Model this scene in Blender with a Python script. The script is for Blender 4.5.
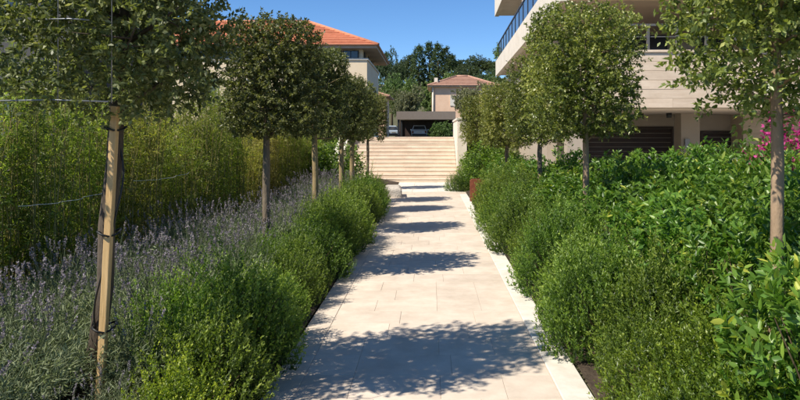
import bpy, bmesh, math, random
import numpy as np
from mathutils import Vector, Matrix

for _o in list(bpy.data.objects):
    bpy.data.objects.remove(_o, do_unlink=True)
SC = bpy.context.scene
COL = SC.collection

# ------------------------------------------------------------------ camera, sky, sun, exposure
EYE = 1.6
F = 660.0                       # focal length in photo pixels (800 wide); horizon row 135, axis column 430
cd = bpy.data.cameras.new('camera')
cam = bpy.data.objects.new('camera', cd)
COL.objects.link(cam)
cam.location = (0, 0, EYE)
cam.rotation_euler = (math.radians(90), 0, 0)
cd.sensor_width = 36.0
cd.lens = F / 800.0 * 36.0
cd.shift_x = -30 / 800.0
cd.shift_y = -65 / 800.0
cd.clip_start = 0.05
cd.clip_end = 3000
SC.camera = cam

SUN_TRAVEL = Vector((0.68, 0.47, -1.0)).normalized()
to_sun = -SUN_TRAVEL
SUN_EL = math.asin(to_sun.z)
SUN_AZ = math.atan2(to_sun.x, to_sun.y)
world = bpy.data.worlds.new('World')
SC.world = world
world.use_nodes = True
wn = world.node_tree.nodes
bg = wn['Background']
sky = wn.new('ShaderNodeTexSky')
sky.sky_type = 'NISHITA'
sky.sun_disc = False
sky.sun_elevation = SUN_EL
sky.sun_rotation = SUN_AZ
sky.altitude = 600
sky.air_density = 0.75
sky.dust_density = 0.0
sky.ozone_density = 5.0
hs = wn.new('ShaderNodeHueSaturation')
hs.inputs['Saturation'].default_value = 1.13
world.node_tree.links.new(sky.outputs[0], hs.inputs['Color'])
world.node_tree.links.new(hs.outputs[0], bg.inputs[0])
bg.inputs[1].default_value = 0.11

sl = bpy.data.lights.new('sun', 'SUN')
sl.energy = 4.8
sl.angle = math.radians(0.53)
sl.color = (1.0, 0.93, 0.80)
sun = bpy.data.objects.new('sun', sl)
COL.objects.link(sun)
sun.location = (-20, -10, 40)
sun.rotation_euler = SUN_TRAVEL.to_track_quat('-Z', 'Y').to_euler()

SC.view_settings.view_transform = 'Standard'
SC.view_settings.look = 'None'
SC.view_settings.exposure = 0.58
SC.view_settings.gamma = 1.0
SC.render.engine = 'CYCLES'
SC.render.resolution_x = 1024
SC.render.resolution_y = 512
SC.cycles.max_bounces = 5
SC.cycles.diffuse_bounces = 3
SC.cycles.transmission_bounces = 3
SC.cycles.glossy_bounces = 2
SC.cycles.transparent_max_bounces = 8

# ------------------------------------------------------------------ helpers
def X(px, D):                   # lateral metres of a photo column at depth D
    return (px - 430.0) / F * D
def Z(py, D):                   # height of a photo row at depth D
    return EYE - (py - 135.0) / F * D

def tag(o, label=None, cat=None, group=None, kind=None):
    if label: o['label'] = label
    if cat: o['category'] = cat
    if group: o['group'] = group
    if kind: o['kind'] = kind
    return o

def empty(name, loc=(0, 0, 0), rz=0.0):
    o = bpy.data.objects.new(name, None)
    COL.objects.link(o)
    o.location = loc
    o.rotation_euler = (0, 0, rz)
    o.empty_display_size = 0.1
    return o

def link(name, me, parent=None, loc=(0, 0, 0), rz=0.0):
    o = bpy.data.objects.new(name, me)
    COL.objects.link(o)
    o.location = loc
    o.rotation_euler = (0, 0, rz)
    if parent is not None: o.parent = parent
    return o

def copy_tree(o, parent=None):
    c = o.copy()
    COL.objects.link(c)
    c.parent = parent
    for ch in list(o.children):
        copy_tree(ch, c)
    return c

class MB:
    """collects verts and faces, then links them as one mesh object"""
    def __init__(s): s.v = []; s.f = []; s.sm = []
    def add(s, vs, fs, smooth=False):
        b = len(s.v)
        s.v += [tuple(p) for p in vs]
        s.f += [tuple(b + i for i in f) for f in fs]
        s.sm += [smooth] * len(fs)
        return s
    def box(s, x0, x1, y0, y1, z0, z1):
        return s.add([(x0,y0,z0),(x1,y0,z0),(x1,y1,z0),(x0,y1,z0),(x0,y0,z1),(x1,y0,z1),(x1,y1,z1),(x0,y1,z1)],
              [(0,3,2,1),(4,5,6,7),(0,1,5,4),(1,2,6,5),(2,3,7,6),(3,0,4,7)])
    def bevbox(s, x0, x1, y0, y1, z0, z1, b):
        """box whose top edges are chamfered"""
        return s.add([(x0,y0,z0),(x1,y0,z0),(x1,y1,z0),(x0,y1,z0),(x0,y0,z1-b),(x1,y0,z1-b),(x1,y1,z1-b),(x0,y1,z1-b),
               (x0+b,y0+b,z1),(x1-b,y0+b,z1),(x1-b,y1-b,z1),(x0+b,y1-b,z1)],
              [(0,3,2,1),(0,1,5,4),(1,2,6,5),(2,3,7,6),(3,0,4,7),(4,5,9,8),(5,6,10,9),(6,7,11,10),(7,4,8,11),(8,9,10,11)])
    def prism(s, poly, axis, a, b):
        """extrude a 2-D polygon along axis from a to b; polygon is given in the other two axes"""
        def P(u, w, t):
            return (t, u, w) if axis == 'x' else ((u, t, w) if axis == 'y' else (u, w, t))
        n = len(poly)
        vs = [P(u, w, a) for u, w in poly] + [P(u, w, b) for u, w in poly]
        fs = [tuple(range(n)), tuple(range(2*n-1, n-1, -1))]
        fs += [(i, i+n, (i+1) % n + n, (i+1) % n) for i in range(n)]
        return s.add(vs, fs)
    def tube(s, pts, radii, n=7, cap=True):
        pts = [Vector(p) for p in pts]
        m = len(pts)
        rings = []
        ref = Vector((0.31, 0.87, 0.2)).normalized()
        for i, p in enumerate(pts):
            d = (pts[min(i+1, m-1)] - pts[max(i-1, 0)]).normalized()
            u = d.cross(ref)
            if u.length < 1e-3: u = d.cross(Vector((1, 0, 0)))
            u.normalize(); w = d.cross(u)
            r = radii[i] if hasattr(radii, '__len__') else radii
            rings.append([p + (u*math.cos(2*math.pi*k/n) + w*math.sin(2*math.pi*k/n))*r for k in range(n)])
        vs = [q for r in rings for q in r]
        fs = [(i*n+k, i*n+(k+1) % n, (i+1)*n+(k+1) % n, (i+1)*n+k) for i in range(m-1) for k in range(n)]
        if cap:
            fs += [tuple(range(n-1, -1, -1)), tuple((m-1)*n + k for k in range(n))]
        return s.add(vs, fs, True)
    def mesh(s, name, mat):
        me = bpy.data.meshes.new(name)
        me.from_pydata(s.v, [], s.f)
        me.polygons.foreach_set('use_smooth', s.sm)
        if mat: me.materials.append(mat)
        bm = bmesh.new(); bm.from_mesh(me)
        bmesh.ops.recalc_face_normals(bm, faces=bm.faces)
        bm.to_mesh(me); bm.free()
        me.update()
        return me
    def build(s, name, mat, parent=None, loc=(0,0,0), rz=0.0):
        return link(name, s.mesh(name, mat), parent, loc, rz)

# ------------------------------------------------------------------ materials
def nodes(name):
    m = bpy.data.materials.new(name)
    m.use_nodes = True
    nt = m.node_tree
    return m, nt, nt.nodes['Principled BSDF'], nt.links.new

def ramp(nt, stops):
    r = nt.nodes.new('ShaderNodeValToRGB')
    e = r.color_ramp.elements
    e[0].position, e[0].color = stops[0][0], (*stops[0][1], 1)
    e[1].position, e[1].color = stops[-1][0], (*stops[-1][1], 1)
    for p, c in stops[1:-1]:
        k = e.new(p); k.color = (*c, 1)
    return r

def surf(name, c1, c2, scale=6.0, rough=0.8, bump=0.15, bscale=40.0, per_object=0.0, stretch=None, spec=0.35, dist=0.01, stain=0.0):
    """mottled surface colour with fine relief"""
    m, nt, b, L = nodes(name)
    tc = nt.nodes.new('ShaderNodeTexCoord')
    src = tc.outputs['Object']
    if stretch:
        mp = nt.nodes.new('ShaderNodeMapping'); mp.inputs['Scale'].default_value = stretch
        L(src, mp.inputs['Vector']); src = mp.outputs[0]
    if per_object:
        oi = nt.nodes.new('ShaderNodeObjectInfo')
        va = nt.nodes.new('ShaderNodeVectorMath'); va.operation = 'ADD'
        sc = nt.nodes.new('ShaderNodeVectorMath'); sc.operation = 'SCALE'
        L(oi.outputs['Location'], sc.inputs[0]); sc.inputs['Scale'].default_value = 3.7
        L(src, va.inputs[0]); L(sc.outputs[0], va.inputs[1]); src = va.outputs[0]
    n = nt.nodes.new('ShaderNodeTexNoise'); n.inputs['Scale'].default_value = scale
    n.inputs['Detail'].default_value = 6; n.inputs['Roughness'].default_value = 0.65
    L(src, n.inputs['Vector'])
    r = ramp(nt, [(0.28, c1), (0.72, c2)])
    L(n.outputs['Fac'], r.inputs[0])
    out = r.outputs[0]
    if per_object:
        mr = nt.nodes.new('ShaderNodeMapRange')
        mr.inputs['To Min'].default_value = 1 - per_object; mr.inputs['To Max'].default_value = 1 + per_object
        L(oi.outputs['Random'], mr.inputs['Value'])
        hsv = nt.nodes.new('ShaderNodeHueSaturation')
        L(mr.outputs[0], hsv.inputs['Value']); L(out, hsv.inputs['Color']); out = hsv.outputs[0]
    if stain:      # worn, dirty patches that run across the joints
        gp = nt.nodes.new('ShaderNodeNewGeometry')
        n3 = nt.nodes.new('ShaderNodeTexNoise'); n3.inputs['Scale'].default_value = 1.7
        n3.inputs['Detail'].default_value = 9; n3.inputs['Roughness'].default_value = 0.7
        L(gp.outputs['Position'], n3.inputs['Vector'])
        r3 = ramp(nt, [(0.36, (1-stain, 1-stain*1.1, 1-stain*1.25)), (0.60, (1, 1, 1))])
        L(n3.outputs['Fac'], r3.inputs[0])
        mm = nt.nodes.new('ShaderNodeMix'); mm.data_type = 'RGBA'; mm.blend_type = 'MULTIPLY'; mm.inputs[0].default_value = 1.0
        L(out, mm.inputs[6]); L(r3.outputs[0], mm.inputs[7]); out = mm.outputs[2]
    L(out, b.inputs['Base Color'])
    b.inputs['Roughness'].default_value = rough
    b.inputs['Specular IOR Level'].default_value = spec
    if bump:
        n2 = nt.nodes.new('ShaderNodeTexNoise'); n2.inputs['Scale'].default_value = bscale
        n2.inputs['Detail'].default_value = 5
        L(src, n2.inputs['Vector'])
        bp = nt.nodes.new('ShaderNodeBump'); bp.inputs['Strength'].default_value = bump
        bp.inputs['Distance'].default_value = dist
        L(n2.outputs['Fac'], bp.inputs['Height']); L(bp.outputs[0], b.inputs['Normal'])
    return m

def leafmat(name, stops, rough=0.42, trans=0.3, tcol=None, hue=0.03, val=0.25, spec=0.5):
    """leaf with per-leaf tint, per-plant variation and light coming through"""
    m, nt, b, L = nodes(name)
    at = nt.nodes.new('ShaderNodeAttribute'); at.attribute_name = 'tint'
    r = ramp(nt, stops)
    L(at.outputs['Fac'], r.inputs[0])
    oi = nt.nodes.new('ShaderNodeObjectInfo')
    hsv = nt.nodes.new('ShaderNodeHueSaturation')
    m1 = nt.nodes.new('ShaderNodeMapRange'); m1.inputs['To Min'].default_value = 0.5 - hue; m1.inputs['To Max'].default_value = 0.5 + hue
    m2 = nt.nodes.new('ShaderNodeMapRange'); m2.inputs['To Min'].default_value = 1 - val; m2.inputs['To Max'].default_value = 1 + val
    L(oi.outputs['Random'], m1.inputs['Value']); L(m1.outputs[0], hsv.inputs['Hue'])
    mu = nt.nodes.new('ShaderNodeMath'); mu.operation = 'FRACT'
    ml = nt.nodes.new('ShaderNodeMath'); ml.operation = 'MULTIPLY'; ml.inputs[1].default_value = 7.31
    L(oi.outputs['Random'], ml.inputs[0]); L(ml.outputs[0], mu.inputs[0]); L(mu.outputs[0], m2.inputs['Value'])
    L(m2.outputs[0], hsv.inputs['Value'])
    L(r.outputs[0], hsv.inputs['Color'])
    L(hsv.outputs[0], b.inputs['Base Color'])
    b.inputs['Roughness'].default_value = rough
    b.inputs['Specular IOR Level'].default_value = spec
    if trans:
        t = nt.nodes.new('ShaderNodeBsdfTranslucent')
        mx = nt.nodes.new('ShaderNodeMixShader'); mx.inputs[0].default_value = trans
        g = nt.nodes.new('ShaderNodeMix'); g.data_type = 'RGBA'; g.blend_type = 'MULTIPLY'; g.inputs[0].default_value = 1.0
        L(hsv.outputs[0], g.inputs[6]); g.inputs[7].default_value = (*(tcol or (1.9, 2.0, 0.8)), 1)
        L(g.outputs[2], t.inputs['Color'])
        L(b.outputs[0], mx.inputs[1]); L(t.outputs[0], mx.inputs[2])
        L(mx.outputs[0], nt.nodes['Material Output'].inputs['Surface'])
    return m

def plain(name, c, rough=0.6, metal=0.0, spec=0.4):
    m = surf(name, tuple(v*0.9 for v in c), tuple(min(1, v*1.06) for v in c), 5.0, rough, 0.05, 60.0, spec=spec)
    m.node_tree.nodes['Principled BSDF'].inputs['Metallic'].default_value = metal
    return m

M = {}
M['soil'] = surf('soil', (0.035, 0.024, 0.016), (0.085, 0.06, 0.04), 9, 0.95, 0.8, 30, dist=0.05)
M['ground'] = surf('ground', (0.06, 0.065, 0.03), (0.12, 0.11, 0.06), 1.5, 0.95, 0.5, 12, dist=0.05)
M['tile'] = surf('paving_stone', (0.57, 0.475, 0.385), (0.69, 0.59, 0.49), 5, 0.72, 0.25, 90, per_object=0.05, dist=0.004, stain=0.16)
M['kerbstone'] = surf('border_stone', (0.60, 0.55, 0.47), (0.76, 0.72, 0.65), 7, 0.75, 0.25, 80, per_object=0.05, dist=0.004, stain=0.12)
M['blockstone'] = surf('block_stone', (0.36, 0.32, 0.28), (0.56, 0.51, 0.45), 8, 0.9, 0.6, 25, dist=0.03)
M['joint'] = surf('joint_mortar', (0.46, 0.385, 0.31), (0.56, 0.475, 0.39), 20, 0.9, 0.3, 120)
M['step'] = surf('step_stone', (0.62, 0.50, 0.39), (0.75, 0.63, 0.52), 3, 0.75, 0.3, 60, per_object=0.06, stretch=(0.6, 2, 4), stain=0.14)
M['render_white'] = surf('white_render', (0.68, 0.60, 0.50), (0.78, 0.71, 0.61), 2, 0.85, 0.25, 60, stain=0.10)
M['clad'] = surf('cladding_stone', (0.64, 0.49, 0.36), (0.78, 0.63, 0.49), 3, 0.7, 0.2, 50, per_object=0.07, stretch=(0.7, 1, 5), stain=0.10)
M['taupe'] = surf('taupe_render', (0.42, 0.34, 0.27), (0.50, 0.42, 0.34), 1.5, 0.85, 0.2, 50)
M['soffit'] = surf('soffit_render', (0.56, 0.46, 0.37), (0.64, 0.54, 0.44), 1.5, 0.85, 0.15, 50)
M['railgrey'] = plain('rail_grey', (0.13, 0.125, 0.12), 0.5, 0.2)
M['brown'] = surf('brown_shutter', (0.035, 0.022, 0.018), (0.06, 0.038, 0.03), 4, 0.55, 0.1, 30)
M['darkmetal'] = plain('dark_metal', (0.04, 0.042, 0.045), 0.45, 0.3)
M['greymetal'] = plain('grey_metal', (0.30, 0.30, 0.31), 0.45, 0.3)
M['cream'] = surf('cream_render', (0.70, 0.55, 0.37), (0.80, 0.66, 0.48), 1.2, 0.85, 0.2, 30)
M['pink'] = surf('pink_render', (0.68, 0.44, 0.30), (0.80, 0.56, 0.40), 1.0, 0.85, 0.2, 30)
M['grey'] = surf('grey_render', (0.075, 0.072, 0.07), (0.115, 0.11, 0.105), 1.5, 0.85, 0.2, 30)
M['wood'] = surf('stake_timber', (0.48, 0.30, 0.12), (0.72, 0.49, 0.24), 4, 0.7, 0.3, 20, stretch=(8, 8, 0.7))
M['bark'] = surf('smooth_bark', (0.085, 0.065, 0.045), (0.22, 0.175, 0.125), 9, 0.9, 0.7, 30, stretch=(1, 1, 0.35), dist=0.02)
M['barkdark'] = surf('dark_bark', (0.04, 0.03, 0.022), (0.13, 0.10, 0.072), 9, 0.95, 0.8, 30, stretch=(1, 1, 0.35), dist=0.02)
M['barkpale'] = surf('pale_bark', (0.19, 0.125, 0.075), (0.40, 0.285, 0.185), 9, 0.9, 0.6, 30, stretch=(1, 1, 0.35), dist=0.02)
M['barkyel'] = surf('yellow_bark', (0.20, 0.145, 0.07), (0.36, 0.27, 0.14), 9, 0.9, 0.6, 30, stretch=(1, 1, 0.35), dist=0.02)
M['stem'] = surf('woody_stem', (0.05, 0.035, 0.02), (0.11, 0.08, 0.045), 15, 0.9, 0.2, 40)
M['rust'] = surf('rusted_steel', (0.13, 0.035, 0.018), (0.24, 0.075, 0.035), 14, 0.85, 0.3, 60)
M['carportgrey'] = plain('carport_fascia', (0.22, 0.18, 0.15), 0.7)
M['hose'] = plain('black_hose', (0.02, 0.02, 0.02), 0.5)
M['rod'] = plain('galvanised_rod', (0.26, 0.27, 0.28), 0.4, 0.5)
M['cord'] = plain('white_cord', (0.7, 0.7, 0.66), 0.8)
M['asphalt'] = surf('asphalt', (0.045, 0.045, 0.047), (0.07, 0.07, 0.07), 10, 0.9, 0.4, 120)
M['carpaint'] = plain('white_car_paint', (0.72, 0.74, 0.76), 0.25, 0.0, 0.6)
M['tyre'] = plain('tyre_rubber', (0.02, 0.02, 0.02), 0.8)
M['rooftile'] = surf('orange_roof_tile', (0.48, 0.175, 0.09), (0.62, 0.26, 0.15), 2.5, 0.85, 0.3, 20, per_object=0.10)
M['rooftile2'] = surf('brown_roof_tile', (0.34, 0.19, 0.135), (0.48, 0.29, 0.21), 2.5, 0.85, 0.3, 20, per_object=0.10)
M['eave'] = surf('eave_board', (0.40, 0.30, 0.22), (0.50, 0.39, 0.30), 2, 0.8, 0.1, 20)
def glassmat(name, c, rough=0.06):
    m, nt, b, L = nodes(name)
    n = nt.nodes.new('ShaderNodeTexNoise'); n.inputs['Scale'].default_value = 0.7
    tc = nt.nodes.new('ShaderNodeTexCoord'); L(tc.outputs['Object'], n.inputs['Vector'])
    r = ramp(nt, [(0.3, tuple(v*0.7 for v in c)), (0.7, tuple(v*1.3 for v in c))])
    L(n.outputs['Fac'], r.inputs[0]); L(r.outputs[0], b.inputs['Base Color'])
    b.inputs['Roughness'].default_value = rough
    b.inputs['Specular IOR Level'].default_value = 0.7
    return m
M['glass'] = glassmat('dark_window_glass', (0.03, 0.04, 0.055))
M['railglass'] = glassmat('blue_rail_glass', (0.045, 0.075, 0.13), 0.12)

# foliage
M['oak'] = leafmat('clipped_tree_leaf', [(0, (0.05, 0.062, 0.02)), (0.5, (0.13, 0.15, 0.052)), (0.85, (0.24, 0.25, 0.10)), (1, (0.36, 0.35, 0.20))], 0.47, 0.3, hue=0.012, val=0.12, spec=0.4)
M['oakR'] = leafmat('clipped_tree_sunlit_leaf', [(0, (0.05, 0.068, 0.016)), (0.5, (0.14, 0.17, 0.04)), (0.85, (0.28, 0.30, 0.075)), (1, (0.42, 0.41, 0.15))], 0.36, 0.3, hue=0.012, val=0.12)  # same species as oak, with sunlit brightness painted into the leaf colour
M['bamboo'] = leafmat('bamboo_leaf', [(0, (0.085, 0.11, 0.018)), (0.5, (0.20, 0.245, 0.042)), (0.85, (0.36, 0.38, 0.08)), (1, (0.52, 0.45, 0.15))], 0.5, 0.46, hue=0.02, val=0.22)
M['bamboodry'] = leafmat('dry_bamboo_leaf', [(0, (0.16, 0.15, 0.03)), (0.5, (0.31, 0.29, 0.07)), (0.85, (0.44, 0.38, 0.12)), (1, (0.52, 0.41, 0.19))], 0.55, 0.45, hue=0.015, val=0.12)
M['culm'] = surf('bamboo_culm', (0.20, 0.17, 0.05), (0.34, 0.29, 0.11), 8, 0.5, 0.1, 30)
M['rosemary'] = leafmat('rosemary_needle', [(0, (0.026, 0.055, 0.008)), (0.4, (0.085, 0.15, 0.02)), (0.8, (0.23, 0.32, 0.045)), (1, (0.36, 0.42, 0.09))], 0.5, 0.36, hue=0.014, val=0.22)  # ramp runs from shaded to sunlit needle colour
M['box'] = leafmat('yellow_green_leaf', [(0, (0.05, 0.085, 0.01)), (0.5, (0.17, 0.235, 0.022)), (0.9, (0.36, 0.40, 0.045)), (1, (0.48, 0.48, 0.09))], 0.42, 0.36, hue=0.01, val=0.1)
M['laurel'] = leafmat('laurel_leaf', [(0, (0.04, 0.095, 0.014)), (0.5, (0.098, 0.195, 0.026)), (0.88, (0.21, 0.31, 0.045)), (1, (0.40, 0.42, 0.07))], 0.38, 0.3, hue=0.012, val=0.16, spec=0.4)
M['lavleaf'] = leafmat('lavender_leaf', [(0, (0.11, 0.14, 0.07)), (0.6, (0.24, 0.285, 0.155)), (1, (0.38, 0.41, 0.25))], 0.7, 0.3, (1.4, 1.5, 1.0), hue=0.01, val=0.12)
M['lavflower'] = leafmat('lavender_flower', [(0, (0.17, 0.15, 0.15)), (0.65, (0.27, 0.24, 0.255)), (1, (0.36, 0.30, 0.42))], 0.8, 0.25, (1.3, 1.2, 1.4), hue=0.01, val=0.12)
M['pine'] = leafmat('far_dark_leaf', [(0, (0.03, 0.05, 0.018)), (0.5, (0.058, 0.088, 0.03)), (1, (0.10, 0.13, 0.05))], 0.7, 0.2, hue=0.02, val=0.2)
M['farleaf'] = leafmat('far_green_leaf', [(0, (0.058, 0.098, 0.020)), (0.5, (0.104, 0.156, 0.033)), (1, (0.182, 0.221, 0.061))], 0.6, 0.2, hue=0.02, val=0.15)
M['olive'] = leafmat('olive_leaf', [(0, (0.09, 0.10, 0.045)), (0.5, (0.16, 0.165, 0.08)), (1, (0.25, 0.24, 0.13))], 0.6, 0.2, hue=0.015, val=0.1)
M['boug'] = leafmat('bougainvillea_bract', [(0, (0.35, 0.02, 0.16)), (0.6, (0.62, 0.05, 0.30)), (1, (0.75, 0.14, 0.42))], 0.6, 0.35, (1.3, 0.9, 1.1), hue=0.005, val=0.05)

# ------------------------------------------------------------------ leaves
def unit(v):
    return v / np.maximum(np.linalg.norm(v, axis=1, keepdims=True), 1e-9)

def leaf_mesh(name, P, D, L, W, mat, rng, tint=None, rich=False, fold=0.18, curl=0.12, up=0.6):
    """one mesh of pointed leaves: base points P, directions D, lengths L, widths W"""
    n = len(P)
    D = unit(D)
    U = rng.normal(size=(n, 3)) * 0.7 + np.array([0, 0, up])
    S = unit(np.cross(D, U)); N = unit(np.cross(S, D))
    L = np.broadcast_to(L, n)[:, None]; W = np.broadcast_to(W, n)[:, None]
    if rich:      # 8 verts, 6 tris: bent blade with a crease along the midrib
        a = P
        m1 = P + D*L*0.35 - N*W*fold*0.6
        m2 = P + D*L*0.70 - N*(W*fold*0.6 + L*curl*0.35)
        t = P + D*L - N*L*curl
        l1 = P + D*L*0.32 + S*W*0.46; r1 = P + D*L*0.32 - S*W*0.46
        l2 = P + D*L*0.68 + S*W*0.40 - N*L*curl*0.3; r2 = P + D*L*0.68 - S*W*0.40 - N*L*curl*0.3
        V = np.stack([a, m1, m2, t, l1, r1, l2, r2], axis=1).reshape(-1, 3)
        q = np.array([[0,1,4,-1],[0,5,1,-1],[1,2,6,4],[1,5,7,2],[2,3,6,-1],[2,7,3,-1]])
        nv = 8
    else:
        m = P + D*L*0.5 - N*W*fold
        t = P + D*L - N*L*curl
        l1 = P + D*L*0.45 + S*W*0.5; r1 = P + D*L*0.45 - S*W*0.5
        V = np.stack([P, l1, t, r1], axis=1).reshape(-1, 3)
        q = np.array([[0,3,2,-1],[0,2,1,-1]])
        nv = 4
    lt = np.array([3 if r[3] < 0 else 4 for r in q])
    flat = np.concatenate([r[:k] for r, k in zip(q, lt)])
    loops = (flat[None, :] + (np.arange(n)*nv)[:, None]).reshape(-1)
    tot = np.tile(lt, n)
    start = np.concatenate([[0], np.cumsum(tot)[:-1]])
    me = bpy.data.meshes.new(name)
    me.vertices.add(len(V)); me.vertices.foreach_set('co', V.astype(np.float32).reshape(-1))
    me.loops.add(len(loops)); me.loops.foreach_set('vertex_index', loops.astype(np.int32))
    me.polygons.add(len(tot)); me.polygons.foreach_set('loop_start', start.astype(np.int32))
    me.polygons.foreach_set('loop_total', tot.astype(np.int32))
    if tint is None: tint = np.clip(rng.normal(0.45, 0.22, n), 0, 1)
    at = me.attributes.new('tint', 'FLOAT', 'FACE')
    at.data.foreach_set('value', np.repeat(tint, len(q)).astype(np.float32))
    me.materials.append(mat)
    me.update(calc_edges=True)
    me.validate()
    return me

def lumps(P, rng, k=5, s=3.0):
    """smooth random field, used to open gaps and lighten clumps"""
    out = np.zeros(len(P))
    for _ in range(k):
        d = rng.normal(size=3)*s
        out += np.sin(P @ d + rng.uniform(0, 6.28))
    return out / k

def shoots(rng, base, dirs, lens, per, Ll, Lw, spread=0.9, jit=0.25):
    """leaves set along shoots: arrays of leaf base, direction, length, width, position along shoot"""
    n = len(base)
    t = rng.uniform(0.1, 1.0, (n, per))
    dirs = unit(dirs)
    P = base[:, None, :] + dirs[:, None, :]*(lens[:, None]*t)[:, :, None]
    side = rng.normal(size=(n, per, 3))
    side -= (side*dirs[:, None, :]).sum(-1, keepdims=True)*dirs[:, None, :]
    side /= np.maximum(np.linalg.norm(side, axis=-1, keepdims=True), 1e-6)
    D = dirs[:, None, :]*(1-spread*0.55) + side*spread + rng.normal(size=(n, per, 3))*jit
    k = n*per
    return P.reshape(k, 3), D.reshape(k, 3), Ll*rng.uniform(0.65, 1.2, k), Lw*rng.uniform(0.75, 1.2, k), t.reshape(k)

# ------------------------------------------------------------------ the setting: ground, beds, path
def sstep(a, b, t):
    t = min(1, max(0, (t-a)/(b-a))); return t*t*(3-2*t)
def ground_z(y):
    return -0.12 + 1.56*sstep(22.6, 26.2, y) - 0.28*sstep(50, 62, y)
def hill_z(x, y):
    return 19*sstep(105, 235, y) + 1.2*math.sin(x*0.07)*sstep(105, 235, y) + 2.0*sstep(235, 420, y)
ys = [-400, -100, -30, -6] + [0, 6, 12, 18, 22] + [22.6 + 0.3*i for i in range(13)] + [30, 40, 50, 53, 56, 59, 62, 75, 90, 105]
ys += [112 + 8*i for i in range(18)] + [280, 330, 420, 800, 1500]
xs = [-900, -400, -200, -120, -80, -55, -40, -30, -20, -12, -6, -3, 0, 3, 6, 12, 20, 30, 40, 55, 80, 120, 200, 400, 900]
g = MB()
vs = [(x, y, ground_z(y) + hill_z(x, y)) for y in ys for x in xs]
nx = len(xs)
g.add(vs, [(j*nx+i, j*nx+i+1, (j+1)*nx+i+1, (j+1)*nx+i) for j in range(len(ys)-1) for i in range(nx-1)], True)
tag(g.build('ground', M['ground']), kind='structure')

def bed_z(x):
    return 0.012 + 0.13*sstep(1.08, 1.8, abs(x))
def bed(name, x0, x1, y0, y1):
    rng = random.Random(5)
    b = MB(); nxx, nyy = 24, 70
    vs = []
    for j in range(nyy+1):
        for i in range(nxx+1):
            x = x0 + (x1-x0)*i/nxx; y = y0 + (y1-y0)*j/nyy
            vs.append((x, y, bed_z(x) + rng.uniform(-0.008, 0.012)))
    b.add(vs, [(j*(nxx+1)+i, j*(nxx+1)+i+1, (j+1)*(nxx+1)+i+1, (j+1)*(nxx+1)+i) for j in range(nyy) for i in range(nxx)], True)
    return tag(b.build(name, M['soil']), kind='structure')
bed('planting_bed', -9.0, -1.035, -4, 22.2)
bed('planting_bed', 1.01, 9.5, -4, 22.2)

PATH_END = 18.6
path = MB().box(-1.03, 1.0, -4, PATH_END, -0.10, -0.004).build('garden_path', M['joint'])
tag(path, kind='structure')
TL, GAP = 0.40, 0.002
widths = (0.326, 0.408, 0.489, 0.571, 0.652)
tms = {w: MB().bevbox(-w/2+GAP/2, w/2-GAP/2, -TL/2+GAP/2, TL/2-GAP/2, -0.03, 0.0, 0.0018).mesh('paving_tile', M['tile']) for w in widths}
tr = random.Random(3)
layouts = [(0.489, 0.652, 0.489), (0.571, 0.489, 0.571), (0.326, 0.571, 0.408, 0.326), (0.652, 0.326, 0.652), (0.408, 0.408, 0.489, 0.326), (0.571, 0.652, 0.408), (0.326, 0.652, 0.652), (0.489, 0.408, 0.408, 0.326)]
y = -1.2; last = None
while y + TL < PATH_END + 0.01:
    lay = tr.choice([q for q in layouts if q != last]); last = lay
    x = -0.83
    for w in lay:
        link('tile', tms[w], path, (x + w/2, y + TL/2, tr.uniform(-0.0008, 0.0012)), math.pi*tr.choice((0, 1)))
        x += w
    y += TL
kmesh = MB().bevbox(-0.097, 0.097, -0.4985, 0.4985, -0.04, 0.006, 0.005).mesh('border_slab', M['kerbstone'])
kmesh2 = MB().bevbox(-0.097, 0.097, -0.4985, 0.4985, -0.04, 0.0, 0.003).mesh('border_slab', M['tile'])
y = -1.2
while y < PATH_END - 0.9:
    for xx in (-0.932, 0.902):
        link('border_slab', kmesh if xx > 0 else kmesh2, path, (xx, y + 0.5, tr.uniform(0, 0.0015)), math.pi*tr.choice((0, 1)))
    y += 1.0

# landing before the stairs
LAND0, STAIR0 = PATH_END + 0.01, 22.3
landing = MB().box(-3.4, 0.95, LAND0, STAIR0, -0.10, -0.006).build('landing', M['joint'])
tag(landing, kind='structure')
lw, ll = 4.35/6, (STAIR0-LAND0)/5
lmesh = MB().bevbox(-lw/2+0.003, lw/2-0.003, -ll/2+0.003, ll/2-0.003, -0.03, 0.0, 0.003).mesh('landing_slab', M['kerbstone'])
for j in range(5):
    for i in range(6):
        link('landing_slab', lmesh, landing, (-3.4 + lw*(i+0.5), LAND0 + ll*(j+0.5), tr.uniform(0, 0.002)), math.pi*tr.choice((0, 1)))

# forecourt on the upper level
fc = MB().box(-9, 1.6, 26.4, 95, 0.9, 1.18)
tag(MB().add([(-10,26.5,1.452),(2.2,26.5,1.452),(2.2,50,1.452),(-10,50,1.452)], [(0,1,2,3)]).build('forecourt', M['asphalt']), kind='structure')

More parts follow.
